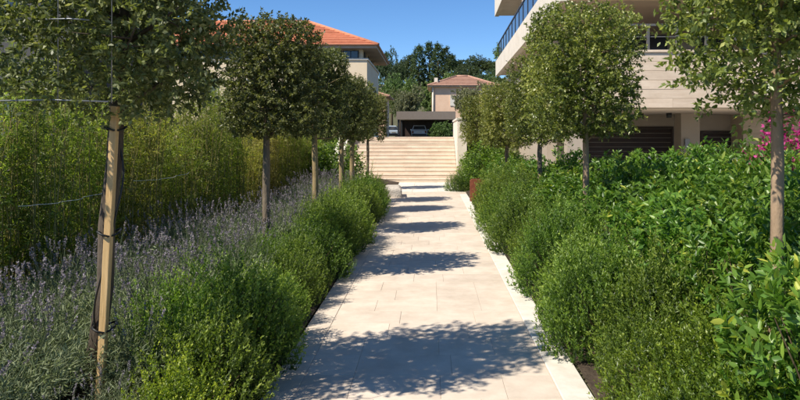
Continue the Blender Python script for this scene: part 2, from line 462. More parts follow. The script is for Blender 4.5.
# ------------------------------------------------------------------ stairs
NS, RISE, RUN = 12, 0.127, 0.32
SX0, SX1 = -3.05, 0.93
stairs = empty('stone_staircase', ((SX0+SX1)/2, STAIR0, 0))
tag(stairs, 'wide pale stone staircase at the far end of the path', 'stairs')
hw = (SX1-SX0)/2
for i in range(NS):
    z1 = RISE*(i+1)
    st = empty('step', (0, RUN*i, 0)); st.parent = stairs
    MB().box(-hw, hw, 0.0, RUN+0.05, z1-RISE-0.10, z1-0.031).build('riser', M['step'], st)
    # tread slabs with an open joint between them
    cuts = [-hw]; x = -hw
    while x < hw - 1.3:
        x += tr.uniform(0.8, 1.25); cuts.append(x)
    cuts.append(hw)
    for a, b in zip(cuts[:-1], cuts[1:]):
        MB().bevbox(-(b-a)/2+0.002, (b-a)/2-0.002, 0, RUN+0.012, -0.03, 0.0, 0.008).build('tread_slab', M['step'], st, ((a+b)/2, -0.012, z1+tr.uniform(-0.002, 0.002)))

# right pillar and wall beside the stairs
wl = empty('stair_wall', (1.10, 22.6, 0))
tag(wl, 'narrow white rendered wall beside the right end of the stairs', 'wall')
MB().box(-0.16, 0.16, 0, 4.2, -0.1, 2.12).build('wall', M['render_white'], wl)
MB().bevbox(-0.19, 0.19, -0.03, 4.23, 2.121, 2.19, 0.01).build('coping', M['kerbstone'], wl)
MB().box(-0.175, 0.175, -0.035, 0.0, -0.1, 0.55).build('shaded_base', M['taupe'], wl)  # grey foot of the wall, its shadow painted in as darker taupe
# left sloping cheek wall
wl = empty('stair_cheek_wall', (-3.22, 22.2, 0))
tag(wl, 'sloping white cheek wall at the tree-hidden end of the stairs', 'wall')
MB().prism([(0, -0.1), (4.0, -0.1), (4.0, 1.95), (3.6, 1.95), (0.25, 0.55), (0, 0.55)], 'x', -0.15, 0.15).build('wall', M['render_white'], wl)
MB().prism([(-0.02, 0.552), (0.25, 0.552), (3.6, 1.952), (4.02, 1.952), (4.02, 2.01), (3.59, 2.01), (0.24, 0.612), (-0.02, 0.612)], 'x', -0.18, 0.18).build('coping', M['kerbstone'], wl)

# ------------------------------------------------------------------ right: apartment building
def BX(x, y): return x + 0.0227*(y-14.1)
BY = 14.1
ap = empty('apartment_building', (2.84, BY, 0))
ap.rotation_euler = (0, 0, -0.0227)
tag(ap, 'modern beige stone apartment building with balconies beside the laurels', 'building')
W_, DP = 13.0, 18.0            # local: x 0..W_, y 0..DP
def apb(name, mat, x0, x1, y0, y1, z0, z1, parent=ap, bev=0):
    m = MB()
    return (m.bevbox(x0, x1, y0, y1, z0, z1, bev) if bev else m.box(x0, x1, y0, y1, z0, z1)).build(name, M[mat], parent)
tag(MB().box(3.0, 16, 12.4, 19.2, -0.1, 0.17).build('terrace', M['kerbstone']), kind='structure')
# ground floor
apb('floor_slab', 'soffit', 0.05, W_, 0.05, DP, 2.18, 2.40)
bw = apb('back_wall', 'taupe', 0.6, W_, 5.0, 5.3, -0.1, 2.178)
rx = lambda px, D: X(px, D) - 2.84 - 0.0227*(D-14.1)
gx0, gx1 = rx(585, 19), rx(671, 19)
def shutter(x0, x1, z0, z1, yf, parent):
    fr = MB().box(x0-0.06, x0, yf-0.05, yf, z0, z1+0.06).box(x1, x1+0.06, yf-0.05, yf, z0, z1+0.06).box(x0, x1, yf-0.05, yf, z1, z1+0.06).build('shutter_frame', M['brown'], parent)
    n = 14
    h = (z1-z0)/n
    sm = MB().prism([(yf-0.035, 0.008), (yf-0.02, h-0.008), (yf-0.002, h-0.008), (yf-0.002, 0.008)], 'x', x0, x1).mesh('shutter_slat', M['brown'])
    for i in range(n): link('slat', sm, fr, (0, 0, z0+h*i))
shutter(gx0, gx1, -0.05, 1.78, 4.998, ap)
shutter(rx(702, 19), rx(738, 19), -0.05, 1.66, 4.998, ap)
apb('pillar', 'taupe', rx(676, 18), rx(694, 18), 3.6, 4.1, -0.1, 2.178)
apb('pillar', 'taupe', 0.15, 0.5, 0.3, 0.7, -0.1, 2.178)
apb('side_wall', 'clad', rx(741, 18.3), rx(800, 18.3), 4.2, 4.99, -0.1, 2.178)
# left side of the ground floor
apb('side_wall', 'taupe', 0.3, 0.59, 4.2, DP, -0.1, 2.178)
wlmp = apb('wall_lamp', 'greymetal', rx(681, 18)-0.06, rx(681, 18)+0.06, 3.5, 3.598, 1.25, 1.5)
for px in (640, 668):
    cx = rx(px, 17.5)
    MB().tube([(cx, 3.4, 2.178), (cx, 3.4, 2.06)], 0.07, 10).build('ceiling_spot', M['darkmetal'], ap)
# first balcony parapet: core plus courses of stone strips
zb, zt, nc = 2.18, 3.36, 6
core = apb('parapet', 'taupe', 0.03, W_, 0.03, 0.22, zb, zt)
ch = (zt-zb)/nc
cr = random.Random(11)
PL = 1.55
cms = MB().bevbox(0.002, PL-0.002, 0.0, 0.028, 0.004, ch-0.004, 0.004).mesh('cladding_strip', M['clad'])
for r in range(nc):
    x = 0.0 if r % 2 else -PL/2
    while x < W_ - PL:
        if x >= -0.01:
            link('cladding_strip', cms, core, (x, cr.uniform(-0.004, 0.002), zb + ch*r))
        else:
            hm = MB().bevbox(0.002, PL/2-0.002, 0.0, 0.028, 0.004, ch-0.004, 0.004).build('cladding_strip', M['clad'], core, (0.0, 0, zb+ch*r))
        x += PL
apb('parapet_cap', 'clad', -0.03, W_, -0.03, 0.25, zt+0.001, zt+0.05, bev=0.008)
sd = apb('parapet', 'clad', 0.03, 0.22, 0.221, DP, zb, zt)
apb('parapet_cap', 'render_white', -0.03, 0.25, 0.252, DP, zt+0.002, zt+0.05)
# railing on it
rl = MB().box(0.1, W_, 0.09, 0.15, 3.94, 3.985)
rl.box(0.1, W_, 0.105, 0.135, 3.70, 3.72)
rl = rl.build('railing', M['railgrey'], ap)
pm = MB().box(-0.025, 0.025, 0.08, 0.16, zt+0.045, 3.938).mesh('railing_post', M['railgrey'])
x = 0.6
while x < W_:
    link('railing_post', pm, rl, (x, 0, 0)); x += 0.62
# recessed wall of the first balcony
apb('back_wall', 'taupe', 0.6, W_, 4.2, 4.5, 2.402, 4.498)
for (a, b) in ((1.2, 3.6), (4.4, 6.8), (7.6, 10.0)):
    f = apb('balcony_door', 'darkmetal', a, b, 4.14, 4.198, 2.41, 4.35)
    apb('pane', 'glass', a+0.08, (a+b)/2-0.04, 4.11, 4.138, 2.5, 4.28, f)
    apb('pane', 'glass', (a+b)/2+0.04, b-0.08, 4.11, 4.138, 2.5, 4.28, f)
apb('side_wall', 'taupe', 0.6, 0.9, 4.51, DP, 2.402, 4.498)
# second level slab, white side parapet, glass railing
apb('floor_slab', 'soffit', 0.05, W_, 0.03, DP, 4.5, 4.72)
apb('parapet', 'render_white', -0.06, 0.12, -0.02, DP, 4.46, 5.18)
apb('parapet', 'clad', 0.121, W_, -0.05, 0.10, 4.48, 5.18)
g2 = MB().box(0.0, 0.06, 0.1, DP-0.1, 5.90, 5.95).build('railing', M['darkmetal'], ap)
y = 0.15
while y < DP-0.2:
    apb('railing_post', 'darkmetal', 0.005, 0.055, y-0.025, y+0.025, 5.18, 5.898, g2)
    apb('glass_pane', 'railglass', 0.022, 0.036, y+0.05, min(y+1.15, DP-0.15), 5.23, 5.87, g2)
    y += 1.2
apb('back_wall', 'taupe', 1.5, W_, 2.5, DP-0.5, 4.722, 7.4)
for yy in (5.0, 9.0, 13.0):
    f = apb('balcony_door', 'darkmetal', 1.44, 1.498, yy, yy+2.4, 4.75, 7.1)
    apb('pane', 'glass', 1.41, 1.438, yy+0.1, yy+1.15, 4.85, 7.0, f)
    apb('pane', 'glass', 1.41, 1.438, yy+1.25, yy+2.3, 4.85, 7.0, f)
apb('pillar', 'taupe', 0.16, 0.6, 8.2, 8.9, 4.722, 7.4)
apb('floor_slab', 'render_white', -0.05, W_, 0.0, DP, 7.4, 7.7)
apb('parapet', 'render_white', -0.10, 0.1, -0.06, DP+0.02, 7.36, 8.2)
apb('back_wall', 'taupe', 1.5, W_, 2.5, DP-0.5, 7.702, 10.2)
apb('roof_slab', 'render_white', -0.3, W_, -0.3, DP+0.3, 10.201, 10.5)
# ------------------------------------------------------------------ railing of the ground-floor terrace
tf = empty('terrace_fence', (4.1, 12.2, 0))
tag(tf, 'grey metal terrace fence with upright bars behind the laurels', 'fence')
MB().box(0, 3.4, -0.02, 0.02, 1.14, 1.18).build('top_rail', M['greymetal'], tf)
MB().box(0, 3.4, -0.015, 0.015, 0.42, 0.45).build('bottom_rail', M['greymetal'], tf)
pm = MB().box(-0.03, 0.03, -0.03, 0.03, 0.05, 1.20).mesh('post', M['greymetal'])
for i in range(4): link('post', pm, tf, (-0.03 + i*1.153, 0, 0))
bm_ = MB().box(-0.011, 0.011, -0.009, 0.009, 0.45, 1.14).mesh('bar', M['greymetal'])
for i in range(30):
    if i % 10 != 0: link('bar', bm_, tf, (-0.03 + i*0.1153, 0, 0))
pw = MB().bevbox(0, 1.5, -0.06, 0.06, 0.02, 1.15, 0.01).build('terrace_wall', M['kerbstone'], None, (5.45+0.0, 11.95, 0))
tag(pw, 'short pale stone terrace wall in front of the barred fence', 'wall')

# ------------------------------------------------------------------ left: grey building, orange-roofed house
gb = empty('grey_building', (-8.2, 15.0, 0))
tag(gb, 'plain grey rendered building behind the bamboo', 'building')
MB().box(-9, 0, 0, 6, -0.1, 7.0).build('wall', M['grey'], gb)
MB().box(-9.1, 0.1, -0.1, 6.1, 7.001, 7.2).build('roof_slab', M['taupe'], gb)
for (xa, z0) in ((-1.6, 1.0), (-4.2, 1.0), (-1.6, 4.2), (-4.2, 4.2)):
    f = MB().box(xa-0.55, xa+0.55, -0.05, -0.001, z0, z0+1.6).build('window', M['darkmetal'], gb)
    MB().box(xa-0.48, xa-0.03, -0.07, -0.051, z0+0.08, z0+1.52).build('pane', M['glass'], f)
    MB().box(xa+0.03, xa+0.48, -0.07, -0.051, z0+0.08, z0+1.52).build('pane', M['glass'], f)

def hip_roof(parent, x0, x1, y0, y1, ze, zr, mat, course=0.42, across=1.0):
    """hipped roof: a core with every slope carrying courses of tiles as strips"""
    cy = (y0+y1)/2; hd = (y1-y0)/2
    A = Vector((x0, y0, ze)); B = Vector((x1, y0, ze)); C = Vector((x1, y1, ze)); Dd = Vector((x0, y1, ze))
    R0 = Vector((x0+hd, cy, zr)); R1 = Vector((x1-hd, cy, zr))
    m = MB().add([A, B, C, Dd, R0, R1], [(0,1,5,4), (1,2,5), (2,3,4,5), (3,0,4), (3,2,1,0)])
    rf = m.build('roof', M['eave'], parent)
    slopes = [(A, B, R1, R0), (B, C, R1, R1), (C, Dd, R0, R1), (Dd, A, R0, R0)]
    for si, (p, q, r, s_) in enumerate(slopes):
        n = (q-p).cross((r-p)).normalized()
        L = ((r-p) - (r-p).project(q-p)).length
        k = max(3, int(L/course))
        for i in range(k):
            t0, t1 = i/k, (i+1.0)/k
            a0 = p.lerp(s_, t0); a1 = p.lerp(s_, t1); b0 = q.lerp(r, t0); b1 = q.lerp(r, t1)
            hi, lo = 0.09, 0.02
            vs = [a0+n*0.004, b0+n*0.004, b1+n*0.004, a1+n*0.004, a0+n*hi, b0+n*hi, b1+n*lo, a1+n*lo]
            MB().add(vs, [(0,3,2,1), (4,5,6,7), (0,1,5,4), (1,2,6,5), (2,3,7,6), (3,0,4,7)]).build('tile_course', M[mat], rf)
    rd = MB()
    rd.tube([R0+Vector((0,0,0.08)), R1+Vector((0,0,0.08))], 0.13, 8)
    for e, rr in ((A, R0), (B, R1), (C, R1), (Dd, R0)):
        rd.tube([e+Vector((0,0,0.06)), rr+Vector((0,0,0.08))], 0.12, 8)
    rd.build('ridge_tiles', M[mat], rf)
    return rf

HD = 45.0
hx1 = X(367, HD)
lh = empty('orange_roof_house', (hx1, HD, 0))
tag(lh, 'cream house with orange tiled hip roof and dark window band', 'house')
ze = Z(47, HD-0.9)
MB().box(-17, 0, 0, 10, 1.0, Z(60, HD)).build('wall', M['cream'], lh)
MB().box(-17.08, 0.08, -0.08, 10.08, Z(60, HD)+0.001, Z(60, HD)+0.12).build('string_course', M['render_white'], lh)
MB().box(-16.6, -0.35, 0.45, 9.6, Z(60, HD)+0.121, ze).build('upper_wall', M['cream'], lh)
x = -0.6
while x > -16:
    f = MB().box(x-1.1, x, 0.38, 0.449, Z(60, HD)+0.14, ze-0.06).build('window', M['darkmetal'], lh)
    MB().box(x-1.02, x-0.58, 0.35, 0.379, Z(60, HD)+0.2, ze-0.12).build('pane', M['glass'], f)
    MB().box(x-0.52, x-0.08, 0.35, 0.379, Z(60, HD)+0.2, ze-0.12).build('pane', M['glass'], f)
    x -= 1.16
for yy in (1.2, 4.0, 6.8):
    f = MB().box(-0.349, -0.29, yy, yy+1.6, Z(60, HD)+0.14, ze-0.06).build('window', M['darkmetal'], lh)
    MB().box(-0.289, -0.27, yy+0.08, yy+1.52, Z(60, HD)+0.2, ze-0.12).build('pane', M['glass'], f)
for (xx, zz) in ((-1.7, 4.2), (-4.7, 4.2), (-7.7, 4.2), (-10.7, 4.2)):
    f = MB().box(xx-0.55, xx+0.55, -0.06, -0.001, zz, zz+1.3).build('window', M['render_white'], lh)
    MB().box(xx-0.45, xx-0.02, -0.08, -0.061, zz+0.08, zz+1.22).build('pane', M['glass'], f)
    MB().box(xx+0.02, xx+0.45, -0.08, -0.061, zz+0.08, zz+1.22).build('pane', M['glass'], f)
    MB().box(xx-0.62, xx+0.62, -0.12, -0.002, zz-0.09, zz-0.001).build('sill', M['render_white'], f)
eb = MB().box(-17.9, 0.70, -0.40, 10.9, ze+0.001, ze+0.16).build('eave', M['eave'], lh)
hip_roof(lh, -18.0, 0.80, -0.5, 11.0, ze+0.161, ze+0.161+2.5, 'rooftile')

# small tiled house between
sh = empty('small_tiled_house', (X(379, 60), 60, 0))
tag(sh, 'small house with brown tiled roof tucked behind the cream house', 'house')
MB().box(-5, 0.6, 0, 5, 1.0, Z(97, 60)).build('wall', M['pink'], sh)
hip_roof(sh, -5.4, 1.0, -0.4, 5.4, Z(97, 60)+0.001, Z(90, 60)+0.3, 'rooftile2')
for xx in (-0.7, -2.4):
    f = MB().box(xx-0.4, xx+0.4, -0.06, -0.001, 2.9, 4.1).build('window', M['darkmetal'], sh)
    MB().box(xx-0.33, xx+0.33, -0.08, -0.061, 2.97, 4.03).build('pane', M['glass'], f)

# pink house
PD = 86.0
ph = empty('pink_house', (X(432, PD), PD, 0))
tag(ph, 'pink house with shallow brown tiled roof below the wooded hill', 'house')
pe = Z(87, PD)
MB().box(0, 8.2, 0, 9, 1.0, pe).build('wall', M['pink'], ph)
MB().box(-0.45, 8.65, -0.45, 9.45, pe+0.001, pe+0.14).build('eave', M['eave'], ph)
hip_roof(ph, -0.55, 8.75, 0.55 - 1.1, 7.2, pe+0.142, Z(77, PD+4.0), 'rooftile2')
MB().tube([(0.12, -0.12, 1.1), (0.12, -0.12, pe)], 0.09, 8).build('downpipe', M['render_white'], ph)
MB().box(0.3, 0.75, 0.5, 1.0, pe+0.2, pe+1.25).build('chimney', M['render_white'], ph)
for (xx, zz) in ((3.4, 5.4), (6.6, 5.4), (3.4, 2.2), (6.6, 2.2)):
    f = MB().box(xx-0.5, xx+0.5, -0.06, -0.001, zz, zz+1.4).build('window', M['render_white'], ph)
    MB().box(xx-0.42, xx+0.42, -0.08, -0.061, zz+0.08, zz+1.32).build('pane', M['glass'], f)
    for s in (-1, 1):
        MB().box(xx+s*0.78-0.26, xx+s*0.78+0.26, -0.09, -0.004, zz, zz+1.4).build('shutter', M['kerbstone'], f)  # pale shutters added; the upper left pair stands in for a sunlit patch
    MB().box(xx-0.58, xx+0.58, -0.13, -0.002, zz-0.1, zz-0.001).build('sill', M['render_white'], f)

# carport
CD = 67.0
cp = empty('carport', (X(426, CD), CD, ground_z(CD)))
tag(cp, 'flat-roofed grey brown carport above the top of the stairs', 'carport')
cw = (X(455, CD)-X(397, CD))/2
gz = ground_z(CD)
zr0 = Z(119, CD)-gz; zr1 = Z(112, CD)-gz
MB().box(-cw, cw, 0, 7.5, zr0+0.02, zr1).build('roof', M['eave'], cp)
MB().box(-cw-0.06, cw+0.06, -0.06, -0.001, zr0-0.05, zr1+0.06).build('fascia', M['carportgrey'], cp)
pm = MB().box(-0.1, 0.1, -0.1, 0.1, -0.05, zr0+0.018).mesh('post', M['darkmetal'])
for (a, b) in ((-cw+0.15, 0.2), (cw-0.15, 0.2), (-cw+0.15, 7.2), (cw-0.15, 7.2)): link('post', pm, cp, (a, b, 0))
MB().box(-cw, cw, 7.3, 7.45, 0, zr0+0.018).build('back_wall', M['brown'], cp)

# ------------------------------------------------------------------ cars
def make_car(name, loc, rz, label, paint):
    """small hatchback seen from behind; local +y is forward"""
    r = empty(name, loc, rz)
    tag(r, label, 'car', 'cars parked above the stairs')
    prof = [(-1.95, 0.32), (-1.98, 0.62), (-1.92, 0.88), (-1.78, 0.95), (0.75, 0.96), (1.75, 0.78), (1.98, 0.60), (1.98, 0.32)]
    w = [0.80, 0.83, 0.84, 0.82, 0.82, 0.80, 0.72, 0.72]
    def loft(prof, ws, n):
        vs = [(-a, y, z) for (y, z), a in zip(prof, ws)] + [(a, y, z) for (y, z), a in zip(prof, ws)]
        k = len(prof)
        return vs, [tuple(range(k)), tuple(range(2*k-1, k-1, -1))] + [(i, (i+1) % k, (i+1) % k + k, i+k) for i in range(k)]
    body = MB(); body.add(*loft(prof, w, 0)); bo = body.build('body', paint, r)
    bv = bo.modifiers.new('bevel', 'BEVEL'); bv.width = 0.06; bv.segments = 3
    cab = MB(); cab.add(*loft([(-1.75, 0.955), (-1.45, 1.40), (-1.30, 1.46), (0.10, 1.46), (0.35, 1.38), (1.0, 0.962)], [0.76, 0.62, 0.60, 0.60, 0.62, 0.76], 0))
    co = cab.build('cabin', paint, r)
    bv = co.modifiers.new('bevel', 'BEVEL'); bv.width = 0.05; bv.segments = 2
    MB().add([(-0.66, -1.735, 1.02), (0.66, -1.735, 1.02), (0.56, -1.50, 1.37), (-0.56, -1.50, 1.37), (-0.66, -1.70, 1.02), (0.66, -1.70, 1.02), (0.56, -1.46, 1.37), (-0.56, -1.46, 1.37)],
             [(0,1,2,3), (7,6,5,4), (0,4,5,1), (1,5,6,2), (2,6,7,3), (3,7,4,0)]).build('rear_window', M['glass'], r)
    MB().add([(-0.66, 0.95, 1.02), (0.66, 0.95, 1.02), (0.57, 0.42, 1.36), (-0.57, 0.42, 1.36), (-0.66, 0.90, 1.02), (0.66, 0.90, 1.02), (0.57, 0.38, 1.36), (-0.57, 0.38, 1.36)],
             [(0,1,2,3), (7,6,5,4), (0,4,5,1), (1,5,6,2), (2,6,7,3), (3,7,4,0)]).build('windscreen', M['glass'], r)
    for s in (-1, 1):
        MB().add([(s*0.765, -1.40, 1.02), (s*0.765, 0.75, 1.02), (s*0.645, 0.28, 1.36), (s*0.635, -1.25, 1.36)], [(0,1,2,3)]).build('side_window', M['glass'], r)
        MB().bevbox(s*0.68-0.09, s*0.68+0.09, -2.0, -1.93, 0.62, 0.86, 0.01).build('tail_light', M['rust'], r)
        MB().bevbox(s*0.60-0.12, s*0.60+0.12, 1.9, 1.99, 0.5, 0.64, 0.01).build('headlight', M['greymetal'], r)
        MB().bevbox(s*0.92-0.09, s*0.92+0.09, 0.45, 0.57, 0.93, 1.06, 0.02).build('mirror', paint, r)
        for yy in (-1.25, 1.25):
            wh = MB().tube([(s*0.66, yy, 0.3), (s*0.845, yy, 0.3)], 0.3, 18).build('wheel', M['tyre'], r)
            MB().tube([(s*0.80, yy, 0.3), (s*0.852, yy, 0.3)], 0.19, 14).build('rim', M['greymetal'], wh)
    MB().box(-0.78, 0.78, -2.02, -1.965, 0.36, 0.56).build('bumper', M['darkmetal'], r)
    MB().box(-0.26, 0.26, -2.0, -1.982, 0.66, 0.77).build('number_plate', M['render_white'], r)
    return r
make_car('parked_car', (X(419.5, 71), 71.2, ground_z(71)+0.01), 0, 'white hatchback car parked under the carport', M['carpaint'])
M['carblue'] = plain('pale_blue_car_paint', (0.42, 0.50, 0.58), 0.25, 0.0, 0.6)
make_car('parked_car', (X(386, 74), 74.0, ground_z(74)+0.01), 0.5, 'pale blue hatchback car parked outside the carport', M['carblue'])

# ------------------------------------------------------------------ clipped trees
def clipped_crown(seed, half, n_tw, per, Ll, Lw, mat, rich=False, gap=-0.25, e=5.0, reach=0.16, drop=None, lump=3.5):
    """rounded-box crown of short leafy shoots with gaps; returns the mesh (centre at the origin)"""
    rng = np.random.default_rng(seed)
    P = rng.uniform(-1, 1, (n_tw*6, 3))
    P = P[(np.abs(P)**e).sum(1) < 1]
    r = (np.abs(P)**e).sum(1)**(1/e)
    tgt = rng.uniform(0, 1, len(P))**0.42
    P = P * (tgt/np.maximum(r, 1e-6))[:, None]
    P = P*np.array(half)
    f = lumps(P, rng, 6, lump)
    keep = f > gap
    P = P[keep][:n_tw]; f = f[keep][:n_tw]
    out = unit(P/np.array(half)**1.5)
    D = out*0.8 + rng.normal(size=P.shape)*0.55 + np.array([0, 0, 0.35])
    ln = rng.uniform(0.5, 1.3, len(P))*reach*(1 + 0.7*np.maximum(f, 0))
    A, B, l, w, t = shoots(rng, P, D, ln, per, Ll, Lw, 0.85, 0.35)
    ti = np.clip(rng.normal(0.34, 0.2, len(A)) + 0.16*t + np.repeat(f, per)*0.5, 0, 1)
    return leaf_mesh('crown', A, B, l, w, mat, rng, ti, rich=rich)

def tree_wood(seed, h, r0, cz0, cz1, half, lean=(0, 0), nb=14):
    rng = random.Random(seed)
    t = MB()
    pts, rad = [], []
    n = 9
    for i in range(n+1):
        s = i/n
        pts.append((lean[0]*s + rng.uniform(-1, 1)*0.010, lean[1]*s + rng.uniform(-1, 1)*0.010, -0.08 + (cz1*0.96+0.08)*s))
        rad.append(r0*(1.18-0.25*min(1, s*6))*(1 - 0.72*max(0, (s-0.45)/0.55)))
    rad[0] = r0*1.35
    t.tube(pts, rad, 9)
    b = MB()
    for k in range(nb):
        s = cz0*0.98 + (cz1-cz0)*0.66*(k+0.3)/nb
        a = k*2.4 + rng.uniform(-0.4, 0.4)
        fz = s/(cz1*0.96)
        base = Vector((lean[0]*fz, lean[1]*fz, s))
        end = base + Vector((math.cos(a)*half[0]*rng.uniform(0.6, 0.95), math.sin(a)*half[1]*rng.uniform(0.6, 0.95), rng.uniform(0.08, 0.28)))
        mid = base.lerp(end, 0.5) + Vector((rng.uniform(-.05, .05), rng.uniform(-.05, .05), rng.uniform(-0.06, 0.06)))
        b.tube([base, mid, end], [r0*0.34, r0*0.22, r0*0.07], 5)
        for q in range(2):
            e2 = mid.lerp(end, rng.uniform(0.2, 0.7)); e3 = e2 + Vector((rng.uniform(-.22, .22), rng.uniform(-.22, .22), rng.uniform(-0.05, 0.28)))
            b.tube([e2, e3], [r0*0.12, r0*0.04], 4, False)
    return t, b

def make_tree(name, label, x, y, cz0, cz1, half, r0, crown, bark, seed, lean=(0, 0), coff=(0, 0), rz=0.0, group=None, nb=14):
    root = empty(name, (x, y, bed_z(x)))
    tag(root, label, 'tree', group)
    t, b = tree_wood(seed, cz1, r0, cz0-bed_z(x), cz1-bed_z(x), half, lean, nb)
    t.build('trunk', bark, root)
    b.build('branches', bark, root)
    c = link('crown', crown, root, (lean[0]*0.8+coff[0], lean[1]*0.8+coff[1], (cz0+cz1)/2-bed_z(x)), rz)
    tag(c, kind='stuff')
    return root

crA = clipped_crown(21, (0.56, 0.55, 0.78), 2900, 17, 0.036, 0.0175, M['oak'], False, gap=-0.20, reach=0.12, lump=4.5, e=5)
crB = clipped_crown(22, (0.47, 0.48, 0.62), 2700, 17, 0.035, 0.0185, M['oak'], False, gap=-0.40, reach=0.085, e=8)
crC = clipped_crown(23, (0.43, 0.46, 0.64), 2300, 16, 0.038, 0.020, M['oak'], False, gap=-0.42, reach=0.10, e=6)
crR1 = clipped_crown(24, (0.68, 0.62, 0.80), 2300, 17, 0.039, 0.020, M['oakR'], False, gap=-0.06, reach=0.19, lump=4.5, e=3.5)
crR2 = clipped_crown(25, (0.58, 0.58, 0.74), 3000, 17, 0.037, 0.020, M['oakR'], False, gap=-0.42, reach=0.105, e=6)
crR3 = clipped_crown(26, (0.56, 0.55, 0.70), 2100, 16, 0.040, 0.021, M['oakR'], False, gap=-0.35, reach=0.11, e=5)
GL, GR = 'clipped trees on the lavender side', 'clipped trees on the laurel side'
LX = 1.8
ltr = [(107, 3.68, 1.74, 3.30, crA, (0.64, 0.62, .8), 0.048, M['barkdark'], 'staked clipped evergreen tree beside the lavender with a rod frame in its crown', (0.25, 0.0), (-0.10, 0)),
       (266, 7.24, 1.58, 2.86, crB, (0.5, 0.5, .7), 0.044, M['bark'], 'dense clipped evergreen tree with dark trunk, next after the staked tree', (0.0, 0), (0.07, 0)),
       (315, 10.4, 1.55, 2.98, crC, (0.48, 0.5, .7), 0.05, M['barkyel'], 'clipped evergreen tree on the lavender side, second after the staked tree', (0.0, 0), (0.05, 0)),
       (341, 13.35, 1.5, 2.75, crC, (0.46, 0.5, .7), 0.055, M['barkyel'], 'clipped evergreen tree on the lavender side, third after the staked tree', (0.03, 0), (0.0, 0)),
       (352, 15.4, 1.5, 2.85, crB, (0.46, 0.5, .7), 0.055, M['barkyel'], 'clipped evergreen tree on the lavender side, next before the stairs-end tree', (0.02, 0), (0.02, 0)),
       (368, 19.2, 1.45, 2.75, crC, (0.46, 0.5, .7), 0.045, M['bark'], 'clipped evergreen tree in front of the stairs, last on the lavender side', (0.0, 0), (0.05, 0))]
for i, (px, D, c0, c1, cr_, hf, r0, bk, lb, ln, co) in enumerate(ltr):
    xx = X(px, D) - (0.075 if i == 0 else 0)
    make_tree('clipped_tree', lb, xx, D, c0, c1, hf, r0, cr_, bk, 40+i, ln, co, 0 if i == 0 else i*1.571, GL)
rtr = [(775, 3.5, 1.70, 3.35, crR1, (0.62, 0.60, .8), 0.035, M['barkpale'], 'loose clipped tree with pale trunk near the pink bougainvillea', (0.02, 0.0), (0.06, 0)),
       (586, 7.83, 1.54, 3.12, crR2, (0.55, 0.55, .75), 0.040, M['barkpale'], 'broad clipped tree in front of the stone balcony', (0.0, 0), (-0.06, 0)),
       (540, 11.4, 1.45, 2.95, crR3, (0.5, 0.5, .7), 0.045, M['bark'], 'clipped tree on the laurel side, next beyond the balcony tree', (0.0, 0), (0.0, 0)),
       (507, 15.9, 1.35, 2.75, crR2, (0.5, 0.5, .7), 0.05, M['bark'], 'clipped tree on the laurel side, next before the rusty box', (0.0, 0), (0.0, 0)),
       (480, 20.2, 1.15, 2.95, crR3, (0.5, 0.5, .7), 0.045, M['barkpale'], 'clipped tree beside the white stair wall, behind the rusty box', (0.0, 0), (0.0, 0))]
for i, (px, D, c0, c1, cr_, hf, r0, bk, lb, ln, co) in enumerate(rtr):
    make_tree('clipped_tree', lb, X(px, D), D, c0, c1, hf, r0, cr_, bk, 60+i, ln, co, 0 if i == 0 else i*1.571, GR)

# stake, ties, hose and rods of the nearest left tree
sx, sy = X(107, 3.68), 3.68
b0 = Vector((X(98, 3.58), 3.585, bed_z(-1.8)-0.12)); b1 = Vector((X(115, 3.58), 3.585, Z(106, 3.58)))
stake = empty('tree_stake', (b0.x, b0.y, bed_z(-1.8)))
tag(stake, 'pale square timber stake leaning against the tree in the lavender', 'stake')
def square_post(a, b, w, name, mat, parent):
    d = (b-a).normalized(); u = d.cross(Vector((0, 1, 0))).normalized(); v = d.cross(u)
    vs = []
    for p in (a, b):
        vs += [p+u*w+v*w, p-u*w+v*w, p-u*w-v*w, p+u*w-v*w]
    o = MB().add([q-Vector(parent.location) for q in vs], [(0,1,2,3), (7,6,5,4), (0,4,5,1), (1,5,6,2), (2,6,7,3), (3,7,4,0)]).build(name, mat, parent)
    bv = o.modifiers.new('bevel', 'BEVEL'); bv.width = 0.004; bv.segments = 2
    return o
square_post(b0, b1, 0.019, 'post', M['wood'], stake)
for s in (0.30, 0.60, 0.93):
    c = b0.lerp(b1, s) - Vector(stake.location)
    ring = []
    for k in range(13):
        a = k/12*2*math.pi
        ring.append((c.x - 0.020 + 0.052*math.cos(a), c.y + 0.05 + 0.085*math.sin(a), c.z + 0.012*math.sin(a*2)))
    MB().tube(ring, 0.006, 6, False).build('tie', M['hose'], stake)
hp = []
for k in range(34):
    s = k/33
    c = b0.lerp(b1, 0.12 + 0.86*s)
    a = s*7.5 + 1.2
    rr = 0.048 + 0.018*math.sin(s*9)
    hp.append((c.x - 0.01 + rr*math.cos(a), c.y + 0.03 + rr*0.8*math.sin(a), c.z))
tag(MB().tube(hp, 0.0055, 6).build('irrigation_hose', M['hose']), 'thin black hose wound round the staked tree trunk', 'hose')

tr_ = empty('training_frame', (sx, sy, 1.7))
tag(tr_, 'thin metal rod frame tied inside the crown of the staked tree', 'frame')
yf = -0.50
for (xa, xb, z) in ((-0.30, 0.25, Z(101, 3.2)-1.7), (-0.55, -0.28, Z(17, 3.2)-1.7), (-0.05, 0.16, Z(20, 3.2)-1.7)):
    MB().tube([(xa, yf, z), ((xa+xb)/2, yf+0.012, z+0.005), (xb, yf, z-0.004)], 0.0035, 6).build('rod', M['rod'], tr_)
for xx in (-0.44, 0.0, 0.26):
    MB().tube([(xx, yf+0.014, Z(103, 3.2)-1.7), (xx+0.004, yf+0.014, 1.45)], 0.003, 6).build('rod', M['rod'], tr_)
